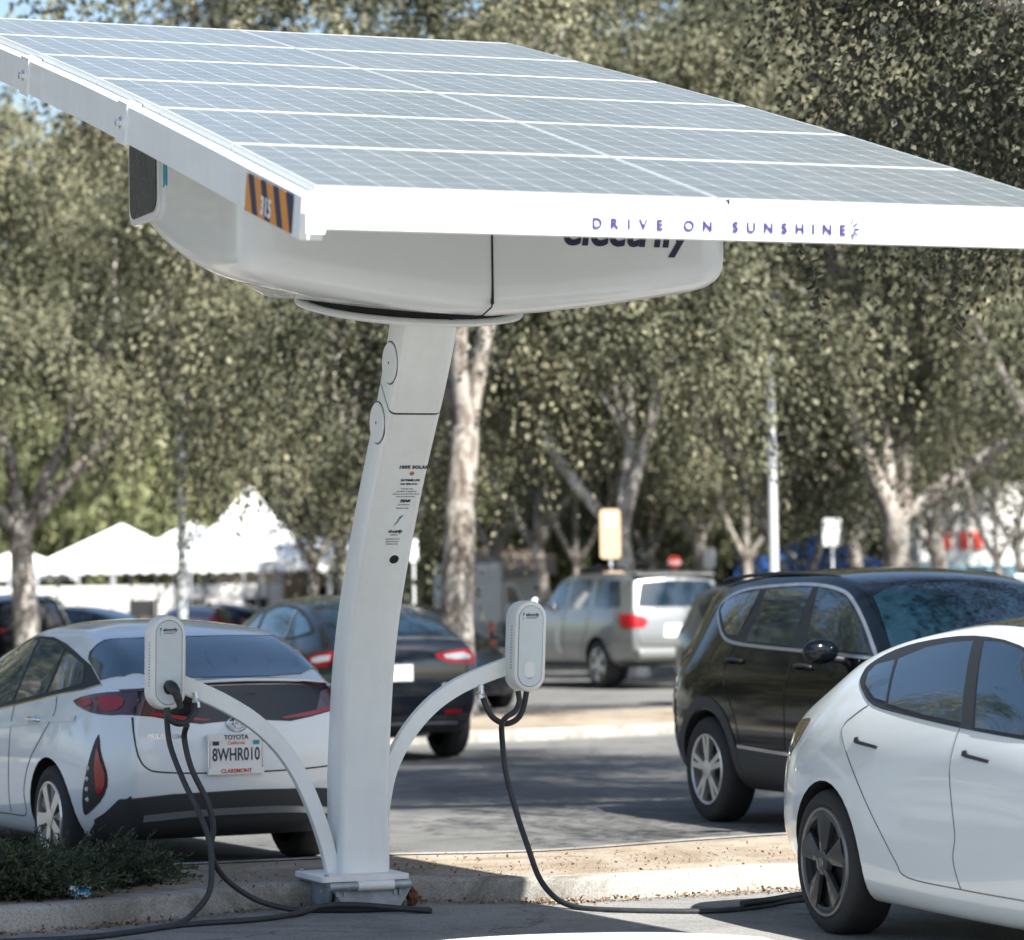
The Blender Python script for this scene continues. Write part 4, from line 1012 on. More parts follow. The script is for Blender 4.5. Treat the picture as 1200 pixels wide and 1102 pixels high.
    c.strip('roof_edge_trim',[(-.10,.64),(-.16,.53),(-.205,.35),(-.235,0),(-.205,-.35),(-.16,-.53),(-.10,-.64)],M['black'],.05,'top',1,.006)
    bd=c.patch('tail_panel',symr([(0,1.085),(.30,1.080),(.50,1.066),(.64,1.062),(.69,.99),(.70,.93),(.56,.918),(.42,.890),(.28,.868),(.12,.880),(0,.883)]),M['gloss_black'],'rear',1,.0035,step=.03)
    c.strip('tail_red_line',[(.66,1.058),(.50,1.072),(.30,1.090),(0,1.096),(-.30,1.090),(-.50,1.072),(-.66,1.058)],M['lens_dark'],.014,'rear',1,.010)
    # spoiler lip
    b=MB(); P=catmull([(-.62,.63,1.082),(-.80,.55,1.092),(-.90,.30,1.108),(-.935,0,1.116),(-.90,-.30,1.108),(-.80,-.55,1.092),(-.62,-.63,1.082)],6); vs=[]
    for p in P:
        t=Vector((p.x+.2,p.y,0)).normalized()
        for dx,dz in ((.06,.012),(-.012,.008),(-.012,-.010),(.06,-.014)): vs.append(p+Vector((dx,0,dz)))
    N=len(P); b.add(vs,[(i*4+k,i*4+(k+1)%4,(i+1)*4+(k+1)%4,(i+1)*4+k) for i in range(N-1) for k in range(4)]+[(0,1,2,3),(N*4-1,N*4-2,N*4-3,N*4-4)]); b.build('spoiler',M['paint_white'],c.root,bevel=.006)
    c.patch('bumper_trim',symr([(0,.485),(.45,.475),(.64,.46),(.72,.45),(.775,.33),(.72,.20),(0,.20)]),M['cladding'],'rear',1,.016,step=.03)
    c.strip('bumper_chrome',[(.60,.345),(.3,.365),(0,.37),(-.3,.365),(-.60,.345)],M['alu'],.035,'rear',1,.022)
    c.strip('hatch_seam',[(.66,.915),(.665,.82),(.65,.70),(.60,.625),(.50,.60),(.25,.588),(0,.585),(-.25,.588),(-.50,.60),(-.60,.625),(-.65,.70),(-.665,.82),(-.66,.915)],M['gap'],.008,'rear',1,.003)
    r=plate_box(c,.085,.69,.315,.165,'8WHR010')
    if r:
        pl,x=r
        text('plate_state','California',.028,M['red'],pl,frame((x,.085,.748),(0,-1,0),(0,0,1)),align='CENTER',shear=.2)
        text('dealer_lettering','TOYOTA',.036,M['navy'],pl,frame((x-.004,.085,.7775),(0,-1,0),(0,0,1)),align='CENTER',bold=.001)
        text('dealer_lettering','CLAREMONT',.032,M['red'],pl,frame((x-.004,.085,.5865),(0,-1,0),(0,0,1)),align='CENTER',bold=.001)
        b=MB(); b.box(x-.003,x+.02,.085-.172,.085+.172,.771,.808); b.build('dealer_strip',M['plate'],pl); b=MB(); b.box(x-.003,x+.02,.085-.172,.085+.172,.578,.612); b.build('dealer_strip',M['plate'],pl)
        b=MB(); b.box(x-.001,x,.085-.145,.085-.105,.745,.768); b.build('registration_sticker',M['teal'],pl)
        b=MB(); b.box(x-.001,x,.085+.105,.085+.145,.745,.768); b.build('registration_sticker',M['navy'],pl)
    h,n=c.hit((.06,.862),'rear'); T=Matrix.Translation(h+n*.006)@Matrix.Rotation(R(-90),4,'Y')@Matrix.Rotation(R(90),4,'Z')
    b=MB()
    def ring(cx,cy,rx,ry,r=.0055):
        P=[T@Vector((cx+rx*math.cos(a),cy+ry*math.sin(a),0)) for a in np.linspace(0,2*math.pi,29)]; b.tube(P,r,6,cap=False)
    ring(0,0,.062,.043,.007); ring(0,.012,.040,.018,.005); ring(0,-.004,.016,.034,.005)
    b.build('badge',M['chrome'],c.root,smooth=60)
    h,n=c.hit((.62,.80),'rear'); text('model_lettering','PRIUS PRIME',.042,M['chrome'],c.root,frame((h.x-.006,.60,.79),(-.17,-1,0),(0,0,1)),bold=.0006,shear=.2)
    c.wheels('turbine',[M['rim_silver'],M['rim_dark'],M['chrome']],.21)
def decor_suv(c,chrome=True,full=True,wheel='five_double'):
    gl=M['glass']
    for s in (-1,1):
        F=[(-.10,1.347),(-.235,1.45),(-.21,1.53),(-.01,1.592),(.265,1.625),(.85,1.645),(1.225,1.640),(1.54,1.608),(1.742,1.550),(2.0,1.40),(2.30,1.165),(2.26,1.150),(1.54,1.178),(.78,1.203),(.235,1.23),(.03,1.275)]
        fo=c.patch('window_surround',F,M['alu'] if chrome else M['black'],'side',s,.004,smooth=3)
        fr=c.patch('window_frame',inset(F,.022),M['black'],'side',s,.007,smooth=3,parent=fo)
        for nm,P in (('rear_quarter_window',[(-.03,1.372),(-.165,1.46),(-.14,1.525),(.06,1.570),(.40,1.596),(.36,1.45),(.30,1.285),(.09,1.30)]),
            ('rear_door_window',[(.50,1.602),(.85,1.612),(1.17,1.610),(1.137,1.225),(.44,1.250)]),
            ('front_door_window',[(1.26,1.608),(1.52,1.58),(1.71,1.53),(1.95,1.39),(2.19,1.19),(1.34,1.215)])):
            c.patch(nm,P,gl,'side',s,.010,parent=fo)
        c.strip('door_seam',[(1.20,1.18),(1.19,1.0),(1.22,.76),(1.22,.50)],M['gap'],.008,'side',s)
        c.strip('door_seam',[(.30,1.24),(.22,1.1),(.28,.95),(.44,.78),(.52,.62),(.53,.50)],M['gap'],.008,'side',s)
        c.strip('door_seam',[(2.30,1.1),(2.28,.9),(2.26,.6),(2.26,.45)],M['gap'],.008,'side',s)
        handle(c,.36,1.115,s,M['black'],.24); handle(c,1.40,1.09,s,M['black'],.24)
        c.patch('arch_trim',arch(.425,.505,.365,-3,183),M['cladding'],'side',s,.008,step=.04)
        c.patch('arch_trim',arch(.425,.505,.365,-3,183,2.765),M['cladding'],'side',s,.008,step=.04)
        c.patch('sill_trim',[(.42,.53),(2.33,.50),(2.33,.25),(.42,.25)],M['cladding'],'side',s,.006)
        c.strip('sill_chrome',[(.52,.545),(1.2,.522),(2.28,.505)],M['chrome'] if chrome else M['cladding'],.022,'side',s,.014)
        c.patch('taillight',[(-.86,1.15),(-.62,1.19),(-.46,1.185),(-.42,1.165),(-.60,1.135),(-.86,1.09)],M['lens_dark'],'side',s,.005,step=.03)
        c.patch('taillight',[(y*s,z) for y,z in [(.72,1.15),(.45,1.10),(.45,1.05),(.74,1.06)]],M['lens_red'],'rear',s,.005)
        mirror(c,1.88,.86,1.20,c.body.data.materials[0],s,1.25)
        b=MB(); b.tube(catmull([(-.35,.60*s,1.65),(-.25,.60*s,1.685),(.5,.61*s,1.712),(1.3,.60*s,1.69),(1.45,.59*s,1.65)],6),.013,8); b.build('roof_rail',M['black'],c.root,smooth=60)
    c.patch('rear_window',symr([(0,1.58),(.50,1.56),(.60,1.20),(.40,1.17),(0,1.16)]),gl,'rear',1,.005)
    c.patch('windshield',sym([(1.80,0),(1.83,.46),(1.90,.62),(2.35,.74),(2.50,.45),(2.58,0)]),gl,'top',1,.005)
    c.patch('bumper_trim',symr([(0,.52),(.70,.50),(.80,.40),(.70,.30),(0,.30)]),M['cladding'],'rear',1,.005)
    plate_box(c,0,.86)
    for s in (1,-1): c.patch('headlight',[(y*s,z) for y,z in [(.50,.86),(.74,.88),(.76,.72),(.55,.72)]],M['lens_clear'],'front',1,.005)
    c.patch('grille',symr([(0,.93),(.44,.90),(.40,.60),(0,.56)]),M['black'],'front',1,.005)
    c.wheels(wheel,[M['rim_silver'],M['rim_dark'],M['chrome']],.242)
def decor_cross(c):
    for s in (1,-1):
        F=[(2.36,1.14),(1.95,1.33),(1.6,1.44),(1.2,1.505),(.70,1.53),(.35,1.495),(.0,1.405),(-.30,1.27),(-.10,1.215),(.38,1.18),(1.1,1.15),(1.9,1.11)]
        fr=c.patch('window_frame',F,M['black'],'side',s,.003,smooth=2)
        for nm,P in (('front_door_window',[(2.2,1.16),(1.92,1.31),(1.58,1.42),(1.25,1.48),(1.22,1.165),(1.9,1.135)]),('rear_door_window',[(1.15,1.485),(.70,1.505),(.40,1.475),(.30,1.20),(1.12,1.165)]),('rear_quarter_window',[(.33,1.465),(.0,1.375),(-.22,1.27),(.0,1.225),(.24,1.205)])):
            c.patch(nm,P,M['glass2'],'side',s,.0065,parent=fr)
        c.strip('door_seam',[(1.18,1.15),(1.2,.8),(1.22,.35)],M['gap'],.008,'side',s)
        P=[(.27,1.035),(.42,1.065),(.60,1.080),(.71,1.05),(.74,.99),(.70,.935),(.46,.945),(.33,.985)]
        tl=c.patch('taillight',[(y*s,z) for y,z in P],M['lens_red'],'rear',s,.006,step=.03,smooth=2)
        c.patch('taillight_lens',[(y*s,z) for y,z in [(.36,1.03),(.58,1.05),(.66,1.02),(.66,.985),(.48,.982),(.38,1.0)]],M['lens_clear'],'rear',s,.010,step=.03,parent=tl)
        c.patch('taillight',[(-.46,1.03),(-.62,1.06),(-.80,1.08),(-.86,1.0),(-.80,.93),(-.60,.935)],M['lens_red'],'side',s,.006,step=.03)
        c.patch('taillight_lens',[(-.56,1.015),(-.66,1.035),(-.80,1.045),(-.82,.99),(-.66,.97),(-.57,.98)],M['lens_clear'],'side',s,.010,step=.03)
        c.patch('bumper_reflector',[(y*s,z) for y,z in [(.38,.49),(.56,.50),(.58,.465),(.40,.458)]],M['lens_red'],'rear',s,.006)
        mirror(c,1.95,.86,1.16,c.body.data.materials[0],s)
        c.patch('arch_trim',arch(.405,.45,.36,-3,183),M['cladding'],'side',s,.006,step=.04)
    c.patch('rear_window',sym([(.10,0),(.08,.50),(-.35,.56),(-.62,.56),(-.72,.3),(-.76,0)]),M['glass'],'top',1,.004)
    c.patch('roof_glass',sym([(.25,0),(.25,.50),(1.3,.52),(1.35,0)]),M['glass'],'top',1,.003,step=.08)
    c.patch('windshield',sym([(1.45,0),(1.42,.56),(2.0,.66),(2.45,.68),(2.65,.35),(2.72,0)]),M['glass'],'top',1,.004,step=.08)
    c.strip('spoiler_line',[(.60,1.165),(.3,1.185),(0,1.19),(-.3,1.185),(-.60,1.165)],M['paint_grey'],.025,'rear',1,.012)
    c.patch('bumper_trim',symr([(0,.44),(.52,.44),(.66,.46),(.74,.40),(.66,.28),(0,.28)]),M['cladding'],'rear',1,.005)
    c.strip('bumper_chrome',[(.55,.37),(0,.375),(-.55,.37)],M['alu'],.022,'rear',1,.010)
    c.strip('hatch_seam',[(.66,1.10),(.62,.93),(.60,.72),(.5,.66),(0,.655),(-.5,.66),(-.60,.72),(-.62,.93),(-.66,1.10)],M['gap'],.012,'rear',1,.003)
    plate_box(c,.14,.865,.31,.15)
    h,n=c.hit((-.44,.745),'rear'); b=MB(); b.box(h.x-.012,h.x,-.52,-.34,.735,.755); b.build('model_badge',M['chrome'],c.root)
    c.wheels('five',[M['rim_dark'],M['black'],M['chrome']],.25)
def decor_big(c):
    for s in (1,-1):
        for nm,P in (('front_door_window',[(2.32,1.35),(1.98,1.62),(1.80,1.745),(1.34,1.775),(1.30,1.335)]),('rear_door_window',[(1.22,1.778),(.46,1.782),(.42,1.335),(1.20,1.335)]),('rear_quarter_window',[(.24,1.78),(-.52,1.755),(-.70,1.36),(-.60,1.335),(.22,1.335)])):
            c.patch(nm,P,M['glass'],'side',s,.005,step=.07)
        c.strip('door_seam',[(1.26,1.33),(1.26,.9),(1.26,.5)],M['gap'],.012,'side',s,step if False else .003)
        c.strip('door_seam',[(.36,1.33),(.32,1.1),(.55,.7),(.62,.5)],M['gap'],.012,'side',s,.003)
        handle(c,.42,1.16,s,M['chrome'],.3); handle(c,1.42,1.16,s,M['chrome'],.3)
        c.patch('taillight',[(y*s,z) for y,z in [(.93,1.22),(.84,1.22),(.66,1.17),(.60,1.09),(.68,1.0),(.93,.99)]],M['lens_red'],'rear',s,.008,step=.04)
        c.patch('taillight',[(-.74,1.22),(-.98,1.22),(-1.02,.99),(-.82,.99)],M['lens_red'],'side',s,.008,step=.04)
        c.patch('bumper_reflector',[(y*s,z) for y,z in [(.70,.63),(.80,.63),(.80,.57),(.70,.57)]],M['lens_red'],'rear',s,.008)
        mirror(c,2.15,.95,1.42,M['chrome'],s,1.3)
        b=MB(); b.tube(catmull([(-.5,.70*s,1.90),(-.4,.70*s,1.955),(.4,.70*s,1.975),(1.1,.70*s,1.965),(1.2,.70*s,1.90)],6),.022,8); b.build('roof_rail',M['black'],c.root,smooth=60)
        c.patch('arch_trim',arch(.47,.52,.40,-10,190),c.body.data.materials[0],'side',s,.012,step=.05)
    c.patch('rear_window',symr([(0,1.75),(.62,1.735),(.74,1.36),(.72,1.33),(0,1.325)]),M['glass'],'rear',1,.006)
    c.patch('windshield',sym([(1.92,0),(1.88,.70),(2.35,.78),(2.46,.3),(2.48,0)]),M['glass'],'top',1,.006,step=.08)
    b=MB(); b.prism([(-.70,1.90),(-.93,1.865),(-.95,1.84),(-.90,1.825),(-.7,1.86)],-.70,.70,'y'); b.build('spoiler',c.body.data.materials[0],c.root,bevel=.01)
    c.patch('plate_recess',symr([(0,1.05),(.30,1.05),(.34,.85),(0,.84)]),M['plate'],'rear',1,.006)
    c.strip('tailgate_seam',[(.80,1.3),(.78,.80),(.6,.72),(0,.72),(-.6,.72),(-.78,.80),(-.80,1.3)],M['gap'],.012,'rear',1,.004)
    b=MB(); b.box(-1.22,-1.0,-.84,.84,.50,.66); b.build('rear_bumper',c.body.data.materials[0],c.root,bevel=.05)
    c.wheels('five',[M['rim_silver'],M['rim_dark'],M['chrome']],.26)
decor_tesla(tesla); decor_prius(prius); decor_suv(santa); decor_cross(yy); decor_big(seq)
b=MB(); b.tube([(-.12,-.15,1.73),(-.17,-.15,1.80),(-.34,-.15,1.93)],[.006,.005,.003],6); b.build('antenna',M['black'],santa.root,smooth=60)
# more cars
def more(spec,dec,label,paint,px,d,z,ang,scale=1,name='parked_car',cat='car',**k):
    c=Car(name,label,cat,SP[spec],M[paint],((px-600)/3940*d,d,0),R(ang),scale,group='cars farther back in the car park'); dec(c,**k); return c
# ------------------------------------------------------------------ trees
def leaf_mat(name,c_dark,c_mid,c_light,trans=.12):
    m,nt,b=nodes(name); at=nt.nodes.new('ShaderNodeAttribute'); at.attribute_name='tone'
    r=ramp(nt,at.outputs['Fac'],[(0,c_dark),(.5,c_mid),(1,c_light)])
    oi=nt.nodes.new('ShaderNodeObjectInfo'); mr=nt.nodes.new('ShaderNodeMapRange'); mr.inputs['To Min'].default_value=.82; mr.inputs['To Max'].default_value=1.15
    nt.links.new(oi.outputs['Random'],mr.inputs['Value'])
    hs=nt.nodes.new('ShaderNodeHueSaturation'); nt.links.new(r.outputs['Color'],hs.inputs['Color']); nt.links.new(mr.outputs['Result'],hs.inputs['Value'])
    nt.links.new(hs.outputs['Color'],b.inputs['Base Color']); b.inputs['Roughness'].default_value=.6; b.inputs['Specular IOR Level'].default_value=.25
    tr=nt.nodes.new('ShaderNodeBsdfTranslucent'); nt.links.new(hs.outputs['Color'],tr.inputs['Color'])
    mx=nt.nodes.new('ShaderNodeMixShader'); mx.inputs[0].default_value=trans
    nt.links.new(b.outputs[0],mx.inputs[1]); nt.links.new(tr.outputs[0],mx.inputs[2]); nt.links.new(mx.outputs[0],nt.nodes['Material Output'].inputs['Surface'])
    return m
M['leaf']=leaf_mat('olive grey foliage',(.036,.041,.024),(.128,.131,.080),(.345,.325,.205))
M['leaf_far']=leaf_mat('olive foliage darkened as shade',(.028,.032,.020),(.075,.078,.048),(.20,.185,.12))  # far rows coloured darker so gaps between crowns look like deep shade
M['leaf_green']=leaf_mat('fresh green foliage',(.07,.085,.035),(.16,.175,.08),(.27,.27,.135))
M['leaf_dark']=leaf_mat('dark green foliage',(.03,.04,.025),(.07,.08,.05),(.15,.15,.10))
M['leaf_near']=leaf_mat('shaded olive foliage',(.022,.026,.017),(.058,.060,.040),(.17,.15,.10))  # darker leaf copy, the near boughs' own shade is put into its colour
M['juniper']=leaf_mat('juniper foliage',(.02,.032,.02),(.06,.08,.045),(.17,.17,.10),.1)
def bark_mat(name,pale,mid,dark):
    m,nt,b=nodes(name); tc=nt.nodes.new('ShaderNodeTexCoord'); mp=nt.nodes.new('ShaderNodeMapping'); mp.inputs['Scale'].default_value=(1,1,.45)
    nt.links.new(tc.outputs['Object'],mp.inputs['Vector'])
    n=noise(nt,mp.outputs['Vector'],4.5,7,.65,.6); r=ramp(nt,n.outputs['Fac'],[(.34,dark),(.45,mid),(.54,pale),(.8,pale)])
    n2=noise(nt,mp.outputs['Vector'],30,4,.7); r2=ramp(nt,n2.outputs['Fac'],[(.3,(.7,.7,.7)),(.7,(1.1,1.1,1.1))])
    c=mixc(nt,1.0,r.outputs['Color'],r2.outputs['Color'],'MULTIPLY'); nt.links.new(c,b.inputs['Base Color']); b.inputs['Roughness'].default_value=.9
    bumpn(nt,b,n2.outputs['Fac'],.7,.02); return m
M['bark']=bark_mat('mottled pale bark',(.42,.39,.35),(.22,.185,.155),(.08,.06,.05))
def leafmesh(name,P,D,Wd,tone,mat_):
    # P base, D along, Wd half width vectors: a folded leaf of two triangles each side -> quad rhomb
    n=len(P); v=np.empty((n,4,3),np.float32); v[:,0]=P; v[:,1]=P+D*.45+Wd; v[:,2]=P+D; v[:,3]=P+D*.45-Wd
    me=bpy.data.meshes.new(name); me.vertices.add(n*4); me.vertices.foreach_set('co',v.reshape(-1)); me.loops.add(n*4); me.polygons.add(n)
    me.loops.foreach_set('vertex_index',np.arange(n*4,dtype=np.int32)); me.polygons.foreach_set('loop_start',np.arange(0,n*4,4,dtype=np.int32)); me.polygons.foreach_set('loop_total',np.full(n,4,np.int32))
    a=me.attributes.new('tone','FLOAT','FACE'); a.data.foreach_set('value',tone.astype(np.float32))
    me.materials.append(mat_); me.update(calc_edges=True); return me
def crown_mesh(name,seed,rad,nclump,nspray,nleaf,leaf,mat_,strand=.9,low=-.75,spread=.6,fill=.35,zmin=None):
    g=np.random.default_rng(seed)
    u=g.normal(size=(nclump*3,3)); u/=np.linalg.norm(u,axis=1)[:,None]
    u=u[u[:,2]>low][:nclump]; rr=g.uniform(fill,1,len(u))**.6
    # lumpy outline
    lump=1+.16*np.sin(u[:,0]*5+seed)+.14*np.sin(u[:,1]*6+seed*2)+.10*np.sin(u[:,2]*7+seed)
    C=u*rr[:,None]*lump[:,None]*np.array(rad)
    k=len(C); S=np.repeat(C,nspray,0)+g.normal(size=(k*nspray,3))*spread*np.array([1,1,.62])*g.uniform(.6,1.3,k).repeat(nspray)[:,None]
    out=S/np.array(rad); out/=np.linalg.norm(out,axis=1)[:,None]+1e-6
    d0=out*.6+g.normal(size=S.shape)*.45; d0[:,2]+=.15; d0/=np.linalg.norm(d0,axis=1)[:,None]
    ln=g.uniform(.45,1.25,len(S))*strand
    t=(np.arange(nleaf)+.5)/nleaf
    P=S[:,None,:]+d0[:,None,:]*(ln[:,None]*t[None,:]*.75)[:,:,None]
    P[:,:,2]-=(ln[:,None]*t[None,:]**1.6*1.15)
    P+=g.normal(size=P.shape)*.035
    P=P.reshape(-1,3); n=len(P)
    D=np.repeat(d0,nleaf,0)*.5+g.normal(size=(n,3))*.42; D[:,2]-=.6; D/=np.linalg.norm(D,axis=1)[:,None]
    W_=np.cross(D,g.normal(size=(n,3))); W_/=np.linalg.norm(W_,axis=1)[:,None]
    L_=leaf*g.uniform(.7,1.3,n)
    tone=np.clip(np.repeat(g.normal(.47,.17,k),nspray*nleaf)+np.repeat(g.normal(0,.13,len(S)),nleaf)+g.normal(0,.05,n),0,1)
    if zmin is not None:
        K=P[:,2]>zmin+.35*np.sin(P[:,0]*2.3)+.3*np.sin(P[:,1]*3.1+P[:,0])
        P,D,L_,W_,tone=P[K],D[K],L_[K],W_[K],tone[K]
    return leafmesh(name,P,D*L_[:,None],W_*(L_*.31)[:,None],tone,mat_)
def trunk_mesh(name,seed,r,fork,limbs,top,lean=(0,0),reach=2.6,base=0):
    rnd=random.Random(seed); b=MB()
    def seg(p,d,l,r0,r1,wig,n=7):
        pts=[];rs=[]
        q=Vector(p); dd=Vector(d).normalized()
        for i in range(n+1):
            pts.append(q.copy()); rs.append(r0+(r1-r0)*i/n)
            dd=(dd+Vector((rnd.uniform(-wig,wig),rnd.uniform(-wig,wig),rnd.uniform(-wig,wig)*.5))).normalized(); q=q+dd*l/n
        return pts,rs,dd
    pts,rs,dd=seg((0,0,-.1),(lean[0],lean[1],1),fork+.1,r*1.12,r*.82,.05)
    rs[0]=r*1.5; rs[1]=r*1.12
    b.tube(pts,rs,14)
    tip=pts[-1]
    for (ax,az) in limbs:   # azimuth, tilt from vertical
        a=R(ax); ti=R(az); d=Vector((math.cos(a)*math.sin(ti),math.sin(a)*math.sin(ti),math.cos(ti)))
        l=(top-fork)*.55/max(.5,math.cos(ti))
        p2,r2,d2=seg(tip-Vector((0,0,.12)),d,l,r*.62,r*.30,.13,8); b.tube(p2,r2,10)
        for k in (4,6,8):
            for _ in range(2):
                dn=(d2+Vector((rnd.uniform(-.9,.9),rnd.uniform(-.9,.9),rnd.uniform(-.1,.7)))).normalized()
                p3,r3,d3=seg(p2[k],dn,l*rnd.uniform(.45,.85),r2[k]*.62,.02,.2,6); b.tube(p3,r3,6)
    o=b.build(name,M['bark'],None,smooth=60); me=o.data; bpy.data.objects.remove(o); return me
CR=[crown_mesh('crown',11,(4.9,4.9,4.0),60,86,18,.086,M['leaf'],1.05,spread=.36,fill=.5,low=-.8),crown_mesh('crown',12,(4.6,4.8,3.9),58,86,18,.086,M['leaf'],1.1,spread=.36,fill=.5,low=-.8),
    crown_mesh('crown',13,(5.2,4.7,4.0),60,86,18,.086,M['leaf'],1.05,spread=.36,fill=.5,low=-.8),crown_mesh('crown',14,(4.4,4.6,4.2),58,86,18,.086,M['leaf'],1.15,spread=.36,fill=.5,low=-.8)]
CRB=[crown_mesh('crown',21,(5.6,5.6,5.2),110,50,9,.17,M['leaf_far'],1.0,spread=.5),crown_mesh('crown',22,(5.2,5.6,5.6),110,50,9,.17,M['leaf_far'],1.0,spread=.5)]
CRG=crown_mesh('crown',31,(4.2,4.2,3.6),130,22,9,.22,M['leaf_green'],.7,spread=.7,low=-.95)
CRD=crown_mesh('crown',32,(5.0,5.0,5.5),150,24,9,.25,M['leaf_dark'],.8,spread=.8,low=-.95)
def tree(px,d,trunk,crown,label,cz,rz=0,sc=1,group='trees behind the car park',name='tree',dx=0,x=None,csz=1,dy=0):
    X=(px-600)/3940*d if x is None else x
    e=empty(name,(X,d,0),0); tag(e,label,'tree',group)
    if trunk is not None: t=bpy.data.objects.new('trunk',trunk); link(t,e)
    c=bpy.data.objects.new('crown',crown); link(c,e); c.location=(dx,dy,cz-(.7 if d<100 else 0)); c.rotation_euler=(0,0,rz); c.scale=(sc,sc,sc*csz)
    return e
tr_l=trunk_mesh('trunk',1,.225,2.9,[(180,38),(35,22),(110,12),(5,46)],9.5)
tr_c=trunk_mesh('trunk',2,.225,3.9,[(20,13),(165,15),(260,14)],10,(.01,0))
M['bark_mottled']=M['bark']; M['bark']=bark_mat('sunlit pale bark',(.66,.63,.57),(.40,.36,.31),(.16,.12,.10))  # brighter bark copy, sunlight on the next trunk painted into its colour
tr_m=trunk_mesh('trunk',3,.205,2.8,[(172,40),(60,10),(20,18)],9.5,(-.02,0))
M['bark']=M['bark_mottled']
tr_r=trunk_mesh('trunk',4,.28,2.9,[(176,30),(30,20),(8,48),(100,15)],10,(.03,0))
tr_t=trunk_mesh('trunk',5,.14,2.4,[(170,30),(10,26),(80,10)],8.5)
tr_v=trunk_mesh('trunk',6,.14,1.5,[(172,22),(8,26)],8.5)
tr_b=trunk_mesh('trunk',7,.2,3.0,[(150,30),(30,30),(270,20)],10)
tree(33,58,tr_l,CR[0],'thick pale trunk at the left edge, forking above the dark SUV',7.9,.4,1.0)
tree(529,45,tr_c,CR[1],'mottled pale trunk rising between the white column and the right charger',7.3,1.2,1.0,dx=.2,dy=-1.8)
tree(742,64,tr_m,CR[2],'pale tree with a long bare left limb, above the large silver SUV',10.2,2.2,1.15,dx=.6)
tree(1050,61,tr_r,CR[3],'stout pale trunk forking wide above the roof of the black SUV',9.4,.2,1.25)
tree(362,76,tr_t,CR[0],'slim pale trunk beside the tall peaked white tent',9.6,3.0,1.05)
tree(672,84,tr_t,CR[3],'thin forked tree left of the orange board',8.8,1.7,1.1)
tree(872,80,tr_t,CR[1],'thin pale tree just left of the right lamp post',8.6,4.0,1.15)
tree(932,70,tr_v,CR[2],'tree splitting low into a V between the lamp post and the white sign board',8.3,5.1,1.05)
tree(1108,82,tr_b,CR[0],'shaded tree right of the stout forked trunk',9.2,2.6,1.1)
tree(1165,92,tr_t,CR[1],'thin dark tree in front of the white building at right',9.4,.9,1.1)
tree(168,142,tr_b,CRB[0],'tall tree right behind the low hipped tent',10.4,.5,1.1)
tree(455,68,tr_t,CR[0],'tree hidden behind the white column, drooping crown either side',9.0,4.4,1.0)
tree(-150,56,tr_b,CR[1],'tree beyond the left edge whose crown hangs into the picture',8.6,3.6,1.0)
tree(1290,56,tr_b,CR[2],'tree beyond the right edge whose crown hangs into the picture',8.8,1.0,1.05)
for i,(px,d,v,cz,sc,lab) in enumerate([(412,82,0,12.6,1.25,'tall tree behind the column whose top shows above the panels'),(640,96,1,13.6,1.15,'far tree whose top shows above the right half of the panels'),(830,94,0,13.4,1.2,'far tree at the top, left of the dark near boughs'),(1010,96,1,13.6,1.25,'far tree behind the dark near boughs'),(-60,135,0,12,1.1,'far tree at the left edge'),(150,143,1,13.8,1.2,'far tree above the left tents'),(420,138,0,12,1.25,'far tree left of the column'),(590,112,1,9.8,1.15,'far tree right of the column'),
    (770,118,0,9.6,1.2,'far tree above the silver SUV'),(880,105,1,9.0,1.15,'far tree behind the right lamp post'),(1010,112,0,9.4,1.2,'far tree behind the stout forked trunk'),(1200,120,1,11.2,1.2,'far tree above the white building at right'),
    (300,140,0,12,1.35,'far tree behind the tall peaked tent'),(690,140,1,12,1.35,'farthest tree between column and silver SUV'),(1100,142,0,13,1.4,'farthest tree at the right')]):
    tree(px,d,tr_b,CRB[v],lab,cz,i*1.3,sc,group='far row of tall trees')
for i,(px,d,cz,sc,lab) in enumerate([(62,128,6.0,1.1,'yellow green bushy tree behind the left tent, at its left'),(128,126,6.6,1.0,'yellow green bushy tree behind the peak of the left tent'),(655,126,4.8,.85,'bright green bushy tree left of the orange board'),(595,128,4.4,.8,'green bushy tree right of the mottled trunk'),(835,122,4.6,.85,'green bushy tree behind the small white sign board'),(-40,150,6,1.3,'yellow green bushy tree at the left edge')]):
    tree(px,d,tr_b,CRG,lab,cz,i*2.1,sc,group='light green trees far behind',name='bushy_tree')
for i,(px,d,cz,sc,lab) in enumerate([(215,170,7.5,1.5,'dark green tree behind the left lamp post'),(300,175,7.0,1.4,'dark green tree behind the tall peaked tent'),(430,170,6.5,1.4,'dark green tree behind the column'),(800,160,5.5,1.3,'dark tree behind the orange board and stop sign'),(900,165,5.5,1.4,'dark tree behind the blue marquee, left part'),(1010,165,5.5,1.4,'dark tree behind the blue marquee, right part'),(560,180,6,1.0,'dark tree behind the white truck')]):
    tree(px,d,tr_b,CRD,lab,cz,i*1.7,sc,group='dark green trees far behind',name='dark_tree')
